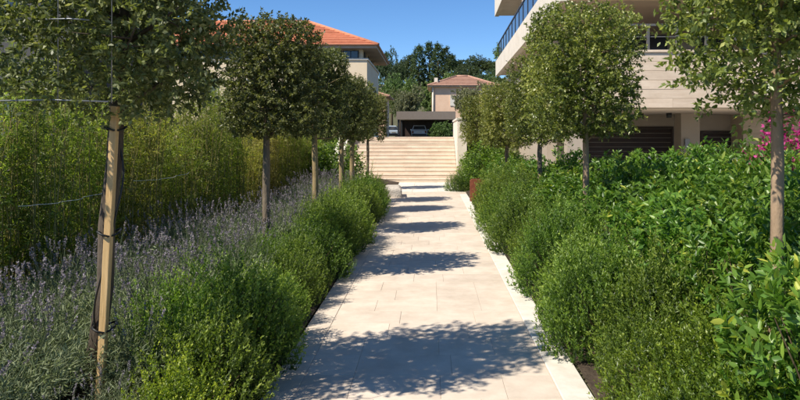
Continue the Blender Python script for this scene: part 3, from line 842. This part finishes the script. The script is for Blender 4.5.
# white cord along the bamboo
for (ya, yb, xc, zc, what) in ((5.0, 6.4, -3.12, 1.06, 'white cord tied across the bamboo beyond the lavender, left of the stake'), (6.9, 8.6, -3.10, 1.12, 'white cord tied across the bamboo between the staked tree and the next')):
    pts = [(xc + 0.03*math.sin(k*1.7), ya + (yb-ya)*k/14, zc - 0.03*math.sin(k/14*math.pi)) for k in range(15)]
    tag(MB().tube(pts, 0.0022, 6).build('support_cord', M['cord']), what.replace(', left of the stake', ' near the grey building'), 'cord')

# ------------------------------------------------------------------ shrubs
def proto(name, label, cat, group, parts):
    r = empty(name)
    tag(r, label, cat, group)
    for nm, me, k in parts:
        o = link(nm, me, r)
        if k: o['kind'] = k
    return r
def hide_proto(r):
    for c in list(r.children): hide_proto(c)
    bpy.data.objects.remove(r, do_unlink=True)
class Placer:
    """first placement uses the prototype itself, later ones copy it with its parts"""
    def __init__(s, protos): s.p = protos; s.used = [False]*len(protos)
    def put(s, i, x, y, z, rz, sc=1.0, label=None, scz=None):
        i %= len(s.p)
        o = copy_tree(s.p[i]) if s.used[i] else s.p[i]
        s.used[i] = True
        o.location = (x, y, z); o.rotation_euler = (0, 0, rz); o.scale = (sc, sc, scz or sc)
        if label: o['label'] = label
        return o

def stem_mesh(seed, n, h, spread, r, name='stems', mat='stem', top=0.85):
    rng = random.Random(seed); m = MB()
    for k in range(n):
        a = rng.uniform(0, 6.28); q = math.sqrt(rng.random())*spread
        e = Vector((math.cos(a)*q, math.sin(a)*q, h*rng.uniform(0.6, 1)*top))
        m.tube([(e.x*0.15, e.y*0.15, -0.06), (e.x*0.55, e.y*0.55, e.z*0.5), e], [r, r*0.7, r*0.3], 5, False)
    return m.mesh(name, M[mat])

def dome_shrub(seed, R, H, n_sh, per, reach, Ll, Lw, mat, upw=0.9, spread=0.7, rich=False, e=2.6, gap=-0.5, tint0=0.36, flat=1.0):
    rng = np.random.default_rng(seed)
    P = rng.uniform(-1, 1, (n_sh*8, 3)); P[:, 2] = np.abs(P[:, 2])
    P = P[(np.abs(P)**e).sum(1) < 1]
    r = (np.abs(P)**e).sum(1)**(1/e)
    tgt = rng.uniform(0.12, 1, len(P))**0.45
    P = P*(tgt/np.maximum(r, 1e-6))[:, None]*np.array([R, R*flat, H])
    f = lumps(P, rng, 5, 2.6/R)
    P = P[f > gap][:n_sh]; f = f[f > gap][:n_sh]
    P[:, :2] *= (1 + 0.12*f)[:, None]; P[:, 2] *= 1 + 0.10*f
    out = unit(P/np.array([R, R, H]))
    D = out*0.55 + np.array([0, 0, upw]) + rng.normal(size=P.shape)*0.3
    ln = reach*rng.uniform(0.6, 1.35, len(P))
    A, B, l, w, t = shoots(rng, P - unit(D)*ln[:, None]*0.55, D, ln, per, Ll, Lw, spread, 0.2)
    A[:, 2] = np.maximum(A[:, 2], 0.01)
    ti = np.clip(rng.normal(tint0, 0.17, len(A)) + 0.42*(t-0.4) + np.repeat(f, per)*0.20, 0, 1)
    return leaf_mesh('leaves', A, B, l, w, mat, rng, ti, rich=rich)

def spire_shrub(seed, R, H, n_sh, per, Ll, Lw, mat, tint0=0.30, reach=(0.16, 0.34)):
    """bush of upright needle-clad shoots: they start inside the dome and end, unevenly, on and above it"""
    rng = np.random.default_rng(seed)
    a = rng.uniform(0, 6.28, n_sh); q = rng.uniform(0, 1, n_sh)**0.55
    f = lumps(np.stack([np.cos(a)*q, np.sin(a)*q, q*0], 1), rng, 4, 3.2)
    rad = R*q*(1 + 0.22*f)
    top = H*np.sqrt(np.maximum(0.03, 1 - (q*0.97)**2.4))*(1 + 0.24*f)*rng.uniform(0.72, 1.14, n_sh)
    lv = rng.uniform(0, 1, n_sh)**0.6
    tip = np.stack([np.cos(a)*rad, np.sin(a)*rad, np.maximum(top*(0.22 + 0.78*lv), 0.06)], 1)
    D = np.stack([np.cos(a)*q*0.75, np.sin(a)*q*0.75, np.full(n_sh, 1.0)], 1) + rng.normal(size=(n_sh, 3))*0.22
    D = unit(D); ln = rng.uniform(*reach, n_sh)
    A, B, l, w, t = shoots(rng, tip - D*ln[:, None], D, ln, per, Ll, Lw, 0.55, 0.12)
    l = l*(1.12 - 0.45*t)
    A[:, 2] = np.maximum(A[:, 2], 0.01)
    ti = np.clip(rng.normal(tint0, 0.10, len(A)) + 0.75*(t-0.45) + np.repeat(f*0.15 + rng.normal(0, 0.08, n_sh), per), 0, 1)  # inner needles painted darker as shade inside the bush, fresh tips lighter
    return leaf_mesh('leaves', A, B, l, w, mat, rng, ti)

# rosemary mounds along both path edges
ros = []
for k in range(4):
    lm = spire_shrub(100+k, 0.45, 0.64, 860, 27, 0.030, 0.0080, M['rosemary'], 0.27)
    ros.append(lm)
rst = [stem_mesh(110+k, 14, 0.42, 0.3, 0.008) for k in range(2)]
LBL_L = 'fine-leaved green shrub in the low hedge between path and lavender'
LBL_R = 'fine-leaved green shrub in the low hedge between path and laurels'
PLL = Placer([proto('hedge_shrub', LBL_L, 'shrub', 'low hedge on the lavender side', [('leaves', ros[k], 'stuff'), ('stems', rst[k % 2], None)]) for k in range(4)])
PLR = Placer([proto('hedge_shrub', LBL_R, 'shrub', 'low hedge on the laurel side', [('leaves', ros[k], 'stuff'), ('stems', rst[k % 2], None)]) for k in range(4)])
rr = random.Random(77)
y = 3.85; i = 0
while y < 16.0:
    for row in range(2):
        x = -1.31 - row*0.30 + rr.uniform(-0.05, 0.04)
        if row == 1 and rr.random() < 0.8: continue
        sc_ = rr.choice((0.72, 0.88, 0.98, 1.16))*rr.uniform(0.95, 1.05)
        PLL.put(i, x, y + row*0.27 + rr.uniform(-0.08, 0.08), bed_z(x)-0.01, rr.uniform(0, 6.28), sc_, scz=sc_*rr.uniform(0.98, 1.2))
        i += 1
    y += 0.56
y = 4.15; i = 1
while y < 13.6:
    for row in range(2):
        if row == 1 and rr.random() < 0.15: continue
        x = 1.31 + row*0.30 + rr.uniform(-0.04, 0.04)
        sc_ = rr.choice((0.72, 0.88, 1.0, 1.2))*rr.uniform(0.95, 1.05)
        PLR.put(i, x, y + row*0.3 + rr.uniform(-0.08, 0.08), bed_z(x)-0.01, rr.uniform(0, 6.28), sc_, scz=sc_*rr.uniform(1.0, 1.3))
        i += 1
    y += 0.60
# round shrub at the end of the path
o = PLR.put(2, 0.86, 18.9, 0.0, 0.4, 0.98, 'round green shrub at the foot of the white stair wall')
del o['group']

# yellow-green broad shrubs at the near path edges
bxm = [spire_shrub(120+k, 0.42, 0.54, 620, 20, 0.024, 0.012, M['box'], 0.30, (0.14, 0.30)) for k in range(2)]
bst = stem_mesh(125, 14, 0.4, 0.32, 0.008)
PB = Placer([proto('yellow_green_shrub', 'yellow-green small-leaved shrub at the path edge beside the lavender', 'shrub', 'yellow-green shrubs beside the lavender', [('leaves', bxm[k], 'stuff'), ('stems', bst, None)]) for k in range(2)])
for i, (x, y, s) in enumerate(((-1.27, 3.30, 0.86), (-1.24, 2.85, 0.78), (-1.30, 2.3, 0.7))):
    PB.put(i, x, y, bed_z(x)-0.01, i*1.3, s)
bxr = [spire_shrub(130+k, 0.44, 0.58, 800, 22, 0.030, 0.0088, M['box'], 0.06, (0.14, 0.28)) for k in range(2)]
PB2 = Placer([proto('yellow_green_shrub', 'yellow-green fine-leaved shrub at the path edge below the laurels', 'shrub', 'yellow-green shrubs below the laurels', [('leaves', bxr[k], 'stuff'), ('stems', bst, None)]) for k in range(2)])
for i, (x, y, s) in enumerate(((1.32, 3.62, 0.98), (1.66, 3.5, 1.05), (1.32, 3.05, 0.98), (1.62, 2.9, 1.1), (1.36, 2.5, 0.95), (1.36, 2.0, 0.95), (1.2, 3.34, 0.6), (1.19, 2.78, 0.62))):
    PB2.put(i, x, y, bed_z(x)-0.01, i*1.3+0.5, s)

# lavender
def lavender(seed):
    rng = np.random.default_rng(seed)
    n = 520
    a = rng.uniform(0, 6.28, n); q = np.sqrt(rng.uniform(0, 1, n))*0.12
    base = np.stack([np.cos(a)*q, np.sin(a)*q, rng.uniform(0.0, 0.06, n)], 1)
    D = np.stack([np.cos(a)*q*6, np.sin(a)*q*6, np.full(n, 0.85)], 1) + rng.normal(size=(n, 3))*0.22
    ln = rng.uniform(0.18, 0.44, n)
    A, B, l, w, t = shoots(rng, base, D, ln, 9, 0.05, 0.0065, 0.55, 0.2)
    A[:, 2] = np.maximum(A[:, 2], 0.005)
    lv = leaf_mesh('leaves', A, B, l, w, M['lavleaf'], rng, np.clip(rng.normal(0.4, 0.2, len(A)), 0, 1))
    m = 24
    st = MB(); fb, fd = [], []
    for k in range(m):
        aa = rng.uniform(0, 6.28); qq = math.sqrt(rng.uniform(0, 1))
        tip = Vector((math.cos(aa)*qq*0.30, math.sin(aa)*qq*0.30, rng.uniform(0.42, 0.62)))
        p0 = Vector((tip.x*0.3, tip.y*0.3, 0.12))
        st.tube([p0, p0.lerp(tip, 0.55) + Vector((0, 0, 0.02)), tip], [0.0022, 0.002, 0.0016], 3, False)
        d = (tip - p0).normalized()
        fb.append(tip - d*0.055); fd.append(d)
    fb = np.array(fb); fd = np.array(fd)
    A, B, l, w, t = shoots(rng, fb, fd, np.full(m, 0.075), 22, 0.014, 0.0085, 0.7, 0.2)
    fl = leaf_mesh('flower_spikes', A, B, l, w, M['lavflower'], rng, np.clip(rng.normal(0.45, 0.25, len(A)), 0, 1))
    return lv, st.mesh('flower_stalks', M['lavleaf']), fl
lavs = [lavender(140+k) for k in range(4)]
PV = Placer([proto('lavender_plant', 'flowering lavender plant with grey-green leaves between hedge and bamboo', 'lavender', 'lavender bed along the bamboo',
      [('leaves', lavs[k][0], 'stuff'), ('flower_stalks', lavs[k][1], None), ('flower_spikes', lavs[k][2], 'stuff')]) for k in range(4)])
i = 0
y = 2.5
while y < 16:
    for x0 in ((-1.62, -2.1, -2.45, -2.80) if y < 3.6 else ((-1.78, -2.12, -2.45, -2.80) if y < 9 else (-1.9, -2.4))):
        x = x0 + rr.uniform(-0.09, 0.09); yy = y + rr.uniform(-0.1, 0.1)
        sc_ = rr.uniform(0.9, 1.2)*(0.55 if (y < 3.6 and x0 > -1.8) else 1.0)
        PV.put(rr.randrange(4), x, yy, bed_z(x)-0.005, rr.uniform(0, 6.28), sc_)
        i += 1
    y += 0.44

# bamboo
def bamboo(seed, mat, dens=1.0):
    rng = np.random.default_rng(seed)
    cm = MB(); bs, ds, ls = [], [], []
    for k in range(34):
        a = rng.uniform(0, 6.28); q = math.sqrt(rng.uniform(0, 1))*0.26
        p0 = Vector((math.cos(a)*q, math.sin(a)*q, -0.05))
        h = rng.uniform(1.2, 1.95)*(1.08 - 0.5*q)
        bend = Vector((rng.normal()*0.10 + p0.x*0.35, rng.normal()*0.10 + p0.y*0.35, 0))
        pts = [p0 + bend*(s*s) + Vector((0, 0, h*s)) for s in (0, 0.35, 0.7, 1.0)]
        cm.tube(pts, [0.007, 0.006, 0.004, 0.0018], 5, False)
        for j in range(int(19*dens)):
            s = rng.uniform(0.10, 1.0)
            b = p0 + bend*(s*s) + Vector((0, 0, h*s))
            aa = rng.uniform(0, 6.28)
            bs.append(b); ds.append((math.cos(aa), math.sin(aa), rng.uniform(0.1, 1.1))); ls.append(rng.uniform(0.10, 0.28)*(1.15-0.5*s))
    bs = np.array(bs); ds = np.array(ds); ls = np.array(ls)
    A, B, l, w, t = shoots(rng, bs, ds, ls, 9, 0.070, 0.0105, 0.75, 0.35)
    B[:, 2] -= 0.15
    A[:, 2] = np.maximum(A[:, 2], 0.03)
    ti = np.clip(rng.normal(0.36, 0.2, len(A)) + 0.18*(A[:, 2]/1.6-0.5), 0, 1)
    return cm.mesh('culms', M['culm']), leaf_mesh('leaves', A, B, l, w, mat, rng, ti)
bmb = [bamboo(160, M['bamboo']), bamboo(161, M['bamboo']), bamboo(162, M['bamboodry'], 0.85)]
PBm = Placer([proto('bamboo_clump', lb, 'bamboo', gp, [('leaves', bmb[k][1], 'stuff'), ('culms', bmb[k][0], None)])
   for k, lb, gp in ((0, 'leafy green bamboo clump in the tall screen behind the lavender', 'green bamboo behind the lavender'),
                     (1, 'leafy green bamboo clump in the tall screen behind the lavender', 'green bamboo behind the lavender'),
                     (2, 'yellowing bamboo clump in the tall screen behind the lavender', 'yellowing bamboo behind the lavender'))])
y = 4.3
i = 0
while y < 20.5:
    for row, x0 in enumerate((-3.45, -4.05)):
        x = x0 + rr.uniform(-0.1, 0.1); yy = y + row*0.3 + rr.uniform(-0.08, 0.08)
        dry = (7.3 < yy < 8.3 and row == 0) or (12.3 < yy < 14.2)
        PBm.put(2 if dry else i % 2, x, yy, bed_z(x)-0.01, rr.uniform(0, 6.28), rr.uniform(0.9, 1.08), scz=rr.choice((0.84, 0.95, 1.02, 1.1, 1.26))*rr.uniform(0.96, 1.05)*(1 + 0.06*row))
        i += 1
    y += 0.74

# laurels
def laurel(seed, H=1.0, n_sh=270, per=14):
    rng = np.random.default_rng(seed)
    R = 0.52
    P = rng.uniform(-1, 1, (n_sh*8, 3)); P[:, 2] = np.abs(P[:, 2])
    e = 2.8
    P = P[(np.abs(P)**e).sum(1) < 1]
    r = (np.abs(P)**e).sum(1)**(1/e)
    tgt = rng.uniform(0.15, 1, len(P))**0.5
    P = P*(tgt/np.maximum(r, 1e-6))[:, None]*np.array([R, R, H])
    P = P[:n_sh]
    f = lumps(P, rng, 5, 4)
    P[:, 2] *= 1 + 0.1*f
    out = unit(P/np.array([R, R, H]))
    D = out*0.8 + np.array([0, 0, 0.75]) + rng.normal(size=P.shape)*0.25
    ln = rng.uniform(0.10, 0.24, len(P))
    A, B, l, w, t = shoots(rng, P - unit(D)*ln[:, None]*0.4, D, ln, per, 0.072, 0.026, 0.72, 0.16)
    A[:, 2] = np.maximum(A[:, 2], 0.02)
    young = np.repeat(rng.uniform(0, 1, len(P)) < 0.10, per)
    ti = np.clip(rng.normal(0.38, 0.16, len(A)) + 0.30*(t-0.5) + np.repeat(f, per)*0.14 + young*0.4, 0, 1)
    return leaf_mesh('leaves', A, B, l, w, M['laurel'], rng, ti, rich=True, curl=0.16)
lau = [laurel(180+k) for k in range(4)]
lst = [stem_mesh(190+k, 16, 0.95, 0.42, 0.010) for k in range(2)]
PLa = Placer([proto('laurel_shrub', 'glossy broad-leaved laurel shrub in the tall mass below the balcony', 'shrub', 'laurel shrubs below the balcony',
      [('leaves', lau[k], 'stuff'), ('stems', lst[k % 2], None)]) for k in range(4)])
y = 2.3; i = 0
while y < 19.5:
    for row, (x0, hs) in enumerate(((1.98, 0.86), (2.65, 1.04), (3.45, 1.14), (4.2, 1.17), (5.0, 1.2), (5.8, 1.22))):
        if y > 12.6 and row > 0: continue
        if y > 11.2 and row > 2: continue
        if row > 3 and y < 5: continue
        x = x0 + rr.uniform(-0.12, 0.12); yy = y + (row % 2)*0.33 + rr.uniform(-0.1, 0.1)
        if row == 0 and y < 3.3: x -= 0.12
        if row == 0 and min(abs(yy-q[1]) for q in rtr) < 0.45: x += 0.28
        PLa.put(rr.randrange(4), x, yy, bed_z(x)-0.01, rr.uniform(0, 6.28), rr.uniform(0.92, 1.1), scz=hs*rr.uniform(0.9, 1.1))
        i += 1
    y += 0.66

for (x, y, h) in ((1.72, 2.62, 0.98), (2.15, 2.85, 1.08), (2.35, 3.35, 1.12), (1.78, 3.0, 0.95)):
    PLa.put(rr.randrange(4), x, y, bed_z(x)-0.01, rr.uniform(0, 6.28), 0.82, scz=h)
# the nearest laurels carry their outermost leaves one by one
lrng = np.random.default_rng(31)
single = []
for k, tv in enumerate((0.42, 0.55, 0.68, 0.82)):
    single.append(leaf_mesh('leaf', np.zeros((1, 3)), np.array([[0, 0.35, 1.0]]), np.array([0.074]), np.array([0.027]), M['laurel'], lrng, np.array([tv]), rich=True, curl=0.18, up=0.2))
near = sorted([o for o in COL.objects if o.name.startswith('laurel_shrub') and 1.0 < o.location.y < 6.5], key=lambda o: o.location.y**2 + o.location.x**2)[:14]
for o in near:
    R_, H_ = 0.50, 1.0
    for k in range(44):
        az = rr.uniform(0, 2*math.pi); el = math.asin(rr.uniform(0.15, 1.0)**0.8)
        ce, se = math.cos(el), math.sin(el)
        d = Vector((math.cos(az)*ce, math.sin(az)*ce, se))
        m_ = (abs(d.x)**2.8 + abs(d.y)**2.8 + abs(d.z)**2.8)**(1/2.8)
        p = Vector((d.x/m_*R_, d.y/m_*R_, d.z/m_*H_))*rr.uniform(0.94, 1.05)
        dirv = (d*0.9 + Vector((rr.uniform(-.5, .5), rr.uniform(-.5, .5), 0.55))).normalized()
        lf = link('leaf', single[k % 4], o, p)
        q = dirv.to_track_quat('Z', 'Y').to_euler(); lf.rotation_euler = (q.x, q.y, q.z)
        lf.rotation_euler.rotate_axis('Z', rr.uniform(0, 6.28))
        sc_ = rr.uniform(0.8, 1.15); lf.scale = (sc_/o.scale.x, sc_/o.scale.y, sc_/o.scale.z) if False else (sc_, sc_, sc_)
# bougainvillea
rng = np.random.default_rng(7)
bo = empty('bougainvillea', (X(796, 8.2), 8.2, bed_z(5)))
tag(bo, 'bright pink flowering bougainvillea beside the building', 'shrub')
bmsh = dome_shrub(200, 0.66, 1.78, 520, 18, 0.2, 0.045, 0.036, M['boug'], 0.5, 0.9, gap=-0.35)
tag(link('flowers', bmsh, bo), kind='stuff')
blv = dome_shrub(201, 0.5, 1.5, 140, 12, 0.2, 0.05, 0.03, M['laurel'], 0.5, 0.9)
tag(link('leaves', blv, bo), kind='stuff')
link('stems', stem_mesh(202, 12, 1.6, 0.4, 0.015), bo)

# rusty box and pale stone block
rb = empty('rusted_bollard_box', (X(477, 15.9), 15.9, bed_z(1.12)-0.01))
tag(rb, 'rust-brown rounded steel box standing in the hedge before the stairs', 'bollard')
def rounded_slab(w, h, r, n=6):
    pts = [(-w/2, 0), (w/2, 0)]
    for k in range(n+1):
        a = k/n*math.pi/2; pts.append((w/2-r+r*math.cos(a), h-r+r*math.sin(a)))
    for k in range(n+1):
        a = math.pi/2 + k/n*math.pi/2; pts.append((-w/2+r+r*math.cos(a), h-r+r*math.sin(a)))
    return pts
MB().prism(rounded_slab(0.34, 0.54, 0.07), 'y', -0.06, 0.06).build('body', M['rust'], rb)
MB().prism(rounded_slab(0.28, 0.46, 0.05), 'y', -0.066, -0.061).build('front_panel', M['rust'], rb, (0, 0, 0.03))
sb = MB()
rbk = random.Random(2)
sb.bevbox(-0.24, 0.24, -0.45, 0.45, -0.02, 0.27, 0.07)
sb = sb.build('stone_block', M['blockstone'], None, (-0.98, 17.3, 0.0), 0.05)
bv = sb.modifiers.new('bevel', 'BEVEL'); bv.width = 0.03; bv.segments = 3
tag(sb, 'low pale stone block at the end of the lavender-side hedge', 'stone block')

# ------------------------------------------------------------------ far trees and shrubs
def far_crown(seed, kind, mat):
    rng = np.random.default_rng(seed)
    if kind == 'cypress':
        n = 380; z = rng.uniform(0.0, 1, n); rad = 1.55*np.sin(np.pi*np.clip(z*0.93+0.07, 0, 1))**0.75*(1-0.35*z)
        a = rng.uniform(0, 6.28, n); q = np.sqrt(rng.uniform(0.25, 1, n))*rad
        P = np.stack([np.cos(a)*q, np.sin(a)*q, 1.0 + z*11], 1); D = np.stack([np.cos(a)*0.4, np.sin(a)*0.4, np.full(n, 1.0)], 1)
        ln = rng.uniform(0.5, 1.2, n)
    else:
        cs = rng.normal(size=(11, 3))*np.array([1.5, 1.5, 1.0]); rs = rng.uniform(1.0, 1.9, 11)
        ks = rng.integers(0, 11, 620)
        o = unit(rng.normal(size=(620, 3)))
        P = cs[ks] + o*(rs[ks]*rng.uniform(0.55, 1, 620))[:, None]; P[:, 2] = P[:, 2]*0.85 + 5.0
        D = o + np.array([0, 0, 0.3]); ln = rng.uniform(0.3, 0.8, 620)
    D = D + rng.normal(size=D.shape)*0.3
    A, B, l, w, t = shoots(rng, P, D, ln, 14, 0.34, 0.17, 0.9, 0.4)
    return leaf_mesh('crown', A, B, l, w, mat, rng)
def far_wood(seed, h, r):
    rng = random.Random(seed); t = MB()
    t.tube([(0, 0, -0.6), (0.1, 0, h*0.4), (0.0, 0.1, h*0.75), (0.05, 0, h)], [r*1.3, r, r*0.7, r*0.2], 8)
    for k in range(7):
        a = k*2.4; s = h*rng.uniform(0.35, 0.8)
        t.tube([(0, 0, s), (math.cos(a)*0.9, math.sin(a)*0.9, s+0.8), (math.cos(a)*1.7, math.sin(a)*1.7, s+1.5)], [r*0.4, r*0.25, r*0.08], 5)
    return t.mesh('trunk', M['stem'])
fcy = [far_crown(300+k, 'cypress', M['pine']) for k in range(2)]
fpi = [far_crown(310+k, 'round', M['pine']) for k in range(2)]
fgr = [far_crown(320+k, 'round', M['farleaf']) for k in range(2)]
fol = far_crown(330, 'round', M['olive'])
fw = far_wood(5, 6.0, 0.24); fwc = far_wood(6, 9.0, 0.2)
PF = Placer([proto('cypress_tree', 'tall dark cypress in the clump on the hill behind the carport', 'tree', 'dark cypresses on the hill', [('crown', fcy[0], 'stuff'), ('trunk', fwc, None)]),
             proto('cypress_tree', 'tall dark cypress in the clump on the hill behind the carport', 'tree', 'dark cypresses on the hill', [('crown', fcy[1], 'stuff'), ('trunk', fwc, None)]),
             proto('pine_tree', 'dark round-headed tree on the wooded hill behind the houses', 'tree', 'dark round trees on the hill', [('crown', fpi[0], 'stuff'), ('trunk', fw, None)]),
             proto('pine_tree', 'dark round-headed tree on the wooded hill behind the houses', 'tree', 'dark round trees on the hill', [('crown', fpi[1], 'stuff'), ('trunk', fw, None)]),
             proto('broadleaf_tree', 'mid-green bushy tree on the lower slope behind the carport', 'tree', 'green trees on the lower slope', [('crown', fgr[0], 'stuff'), ('trunk', fw, None)]),
             proto('broadleaf_tree', 'mid-green bushy tree on the lower slope behind the carport', 'tree', 'green trees on the lower slope', [('crown', fgr[1], 'stuff'), ('trunk', fw, None)])])
def gz2(x, y): return ground_z(y) + hill_z(x, y)
def put_far(k, px, top, D, wpx):
    """tree whose top shows at row top, width wpx pixels, at distance D, rooted on the hill"""
    x = X(px, D); z0 = gz2(x, D); h = Z(top, D) - z0
    nh = 12.2 if k < 2 else 7.8
    nw = 3.6 if k < 2 else 6.4
    sc = wpx/F*D/nw
    PF.put(k, x, D, z0, rr.uniform(0, 6.28), sc, scz=h/nh)
for a in ((0, 419, 47, 175, 20), (1, 429, 44, 178, 22), (0, 438, 45, 172, 21), (1, 446, 49, 176, 20), (0, 452, 56, 170, 18), (1, 411, 56, 180, 18)): put_far(*a)
for a in ((2, 386, 48, 165, 22), (3, 402, 56, 190, 22), (2, 462, 58, 200, 26), (3, 478, 56, 205, 28), (2, 494, 60, 200, 26), (3, 510, 57, 195, 28), (2, 470, 64, 165, 24),
          (3, 488, 68, 160, 26), (2, 374, 50, 200, 26), (3, 355, 52, 205, 28), (2, 530, 58, 200, 28), (3, 550, 60, 195, 30), (2, 395, 62, 160, 22), (3, 335, 50, 200, 30), (2, 575, 56, 205, 30), (3, 456, 66, 150, 22)): put_far(*a)
for a in ((4, 392, 76, 125, 30), (5, 412, 80, 122, 30), (4, 428, 84, 118, 26), (5, 450, 74, 135, 30), (4, 480, 76, 132, 34), (5, 505, 78, 128, 34), (4, 372, 78, 128, 30), (5, 400, 90, 100, 26), (4, 530, 80, 125, 34)): put_far(*a)
ol = proto('olive_tree', 'pale feathery olive-green tree beside the carport roof', 'tree', None, [('crown', fol, 'stuff'), ('trunk', fw, None)])
D = 78.0; x = X(405, D); z0 = gz2(x, D)
ol.location = (x, D, z0); ol.scale = (0.55, 0.55, (Z(87, D)-z0)/7.8)
ol2 = copy_tree(ol); D = 50.0; x = X(468, D); z0 = gz2(x, D)
ol2.location = (x, D, z0); ol2.scale = (0.42, 0.42, (Z(84, D)-z0)/7.8)
ol2['label'] = 'pale olive-brown tree standing in front of the pink house'
# green shrub under the carport's end
sg = proto('round_shrub', 'green leafy shrub at the open end of the carport', 'shrub', None, [('leaves', dome_shrub(340, 1.3, 1.7, 300, 14, 0.35, 0.16, 0.08, M['farleaf'], 0.6, 0.9), 'stuff'), ('stems', stem_mesh(341, 10, 1.6, 0.9, 0.03), None)])
sg.location = (X(441, 64), 64, ground_z(64)-0.02)
# shrubs filling the bank on both sides of the stairs
bk = [dome_shrub(350+k, 0.75, 1.15, 420, 15, 0.26, 0.08, 0.034, M['rosemary'], 0.7, 0.85, gap=-0.5) for k in range(2)]
bks = stem_mesh(355, 12, 1.0, 0.5, 0.014)
PK = Placer([proto('bank_shrub', 'leafy green shrub on the bank beside the stairs', 'shrub', 'shrubs on the bank beside the stairs', [('leaves', bk[k], 'stuff'), ('stems', bks, None)]) for k in range(2)])
for i, (x, y) in enumerate(((-2.55, 18.0), (-3.3, 18.6), (-3.75, 20.0), (1.7, 19.0), (1.75, 20.9), (1.65, 22.4), (2.3, 21.6), (1.8, 24), (2.4, 23.4), (1.9, 26), (-3.9, 21.2), (-4.6, 22.4), (-3.95, 23.2), (-4.5, 24.4), (-5.3, 23.2), (-4.0, 25.6), (-6.0, 24.6), (-5.2, 21.3), (-6.2, 22.0))):
    PK.put(i, x, y, max(ground_z(y), bed_z(x) if y < 22.1 else -9)-0.02, i*1.1, rr.uniform(0.85, 1.15))

# plant on the far end of the glass balcony
bp_ = proto('balcony_plant', 'small green plant hanging over the end of the glass-railed balcony', 'plant', None, [('leaves', dome_shrub(360, 0.5, 0.9, 160, 12, 0.25, 0.11, 0.05, M['farleaf'], 0.6, 0.9), 'stuff'), ('stems', stem_mesh(361, 8, 0.8, 0.3, 0.012), None)])
bp_.location = (2.84 + 0.35 + 0.0227*17.3, BY + 17.3, 5.19)

# shrubs that a landmark singles out get labels of their own
def nearest(prefix, x, y, label):
    c = [o for o in COL.objects if o.parent is None and o.name.startswith(prefix) and 'label' in o]
    o = min(c, key=lambda q: (q.location.x-x)**2 + (q.location.y-y)**2)
    o['label'] = label
nearest('hedge_shrub', -1.3, 16.2, 'last fine-leaved shrub of the lavender-side hedge, against the pale stone block')
nearest('hedge_shrub', 1.3, 13.8, 'last fine-leaved shrub of the laurel-side hedge, next to the rusty box')
nearest('hedge_shrub', -1.3, 3.8, 'first fine-leaved shrub of the lavender-side hedge, next to the yellow-green shrub')
nearest('hedge_shrub', 1.3, 4.1, 'first fine-leaved shrub of the laurel-side hedge, next to the yellow-green shrubs')
nearest('lavender_plant', b0.x-0.1, 3.75, 'lavender plant growing at the foot of the timber stake')
nearest('laurel_shrub', 1.8, 3.2, 'laurel shrub right in front of the trunk of the pale-trunked loose tree')
nearest('laurel_shrub', 4.5, 7.9, 'laurel shrub growing against the pink bougainvillea')
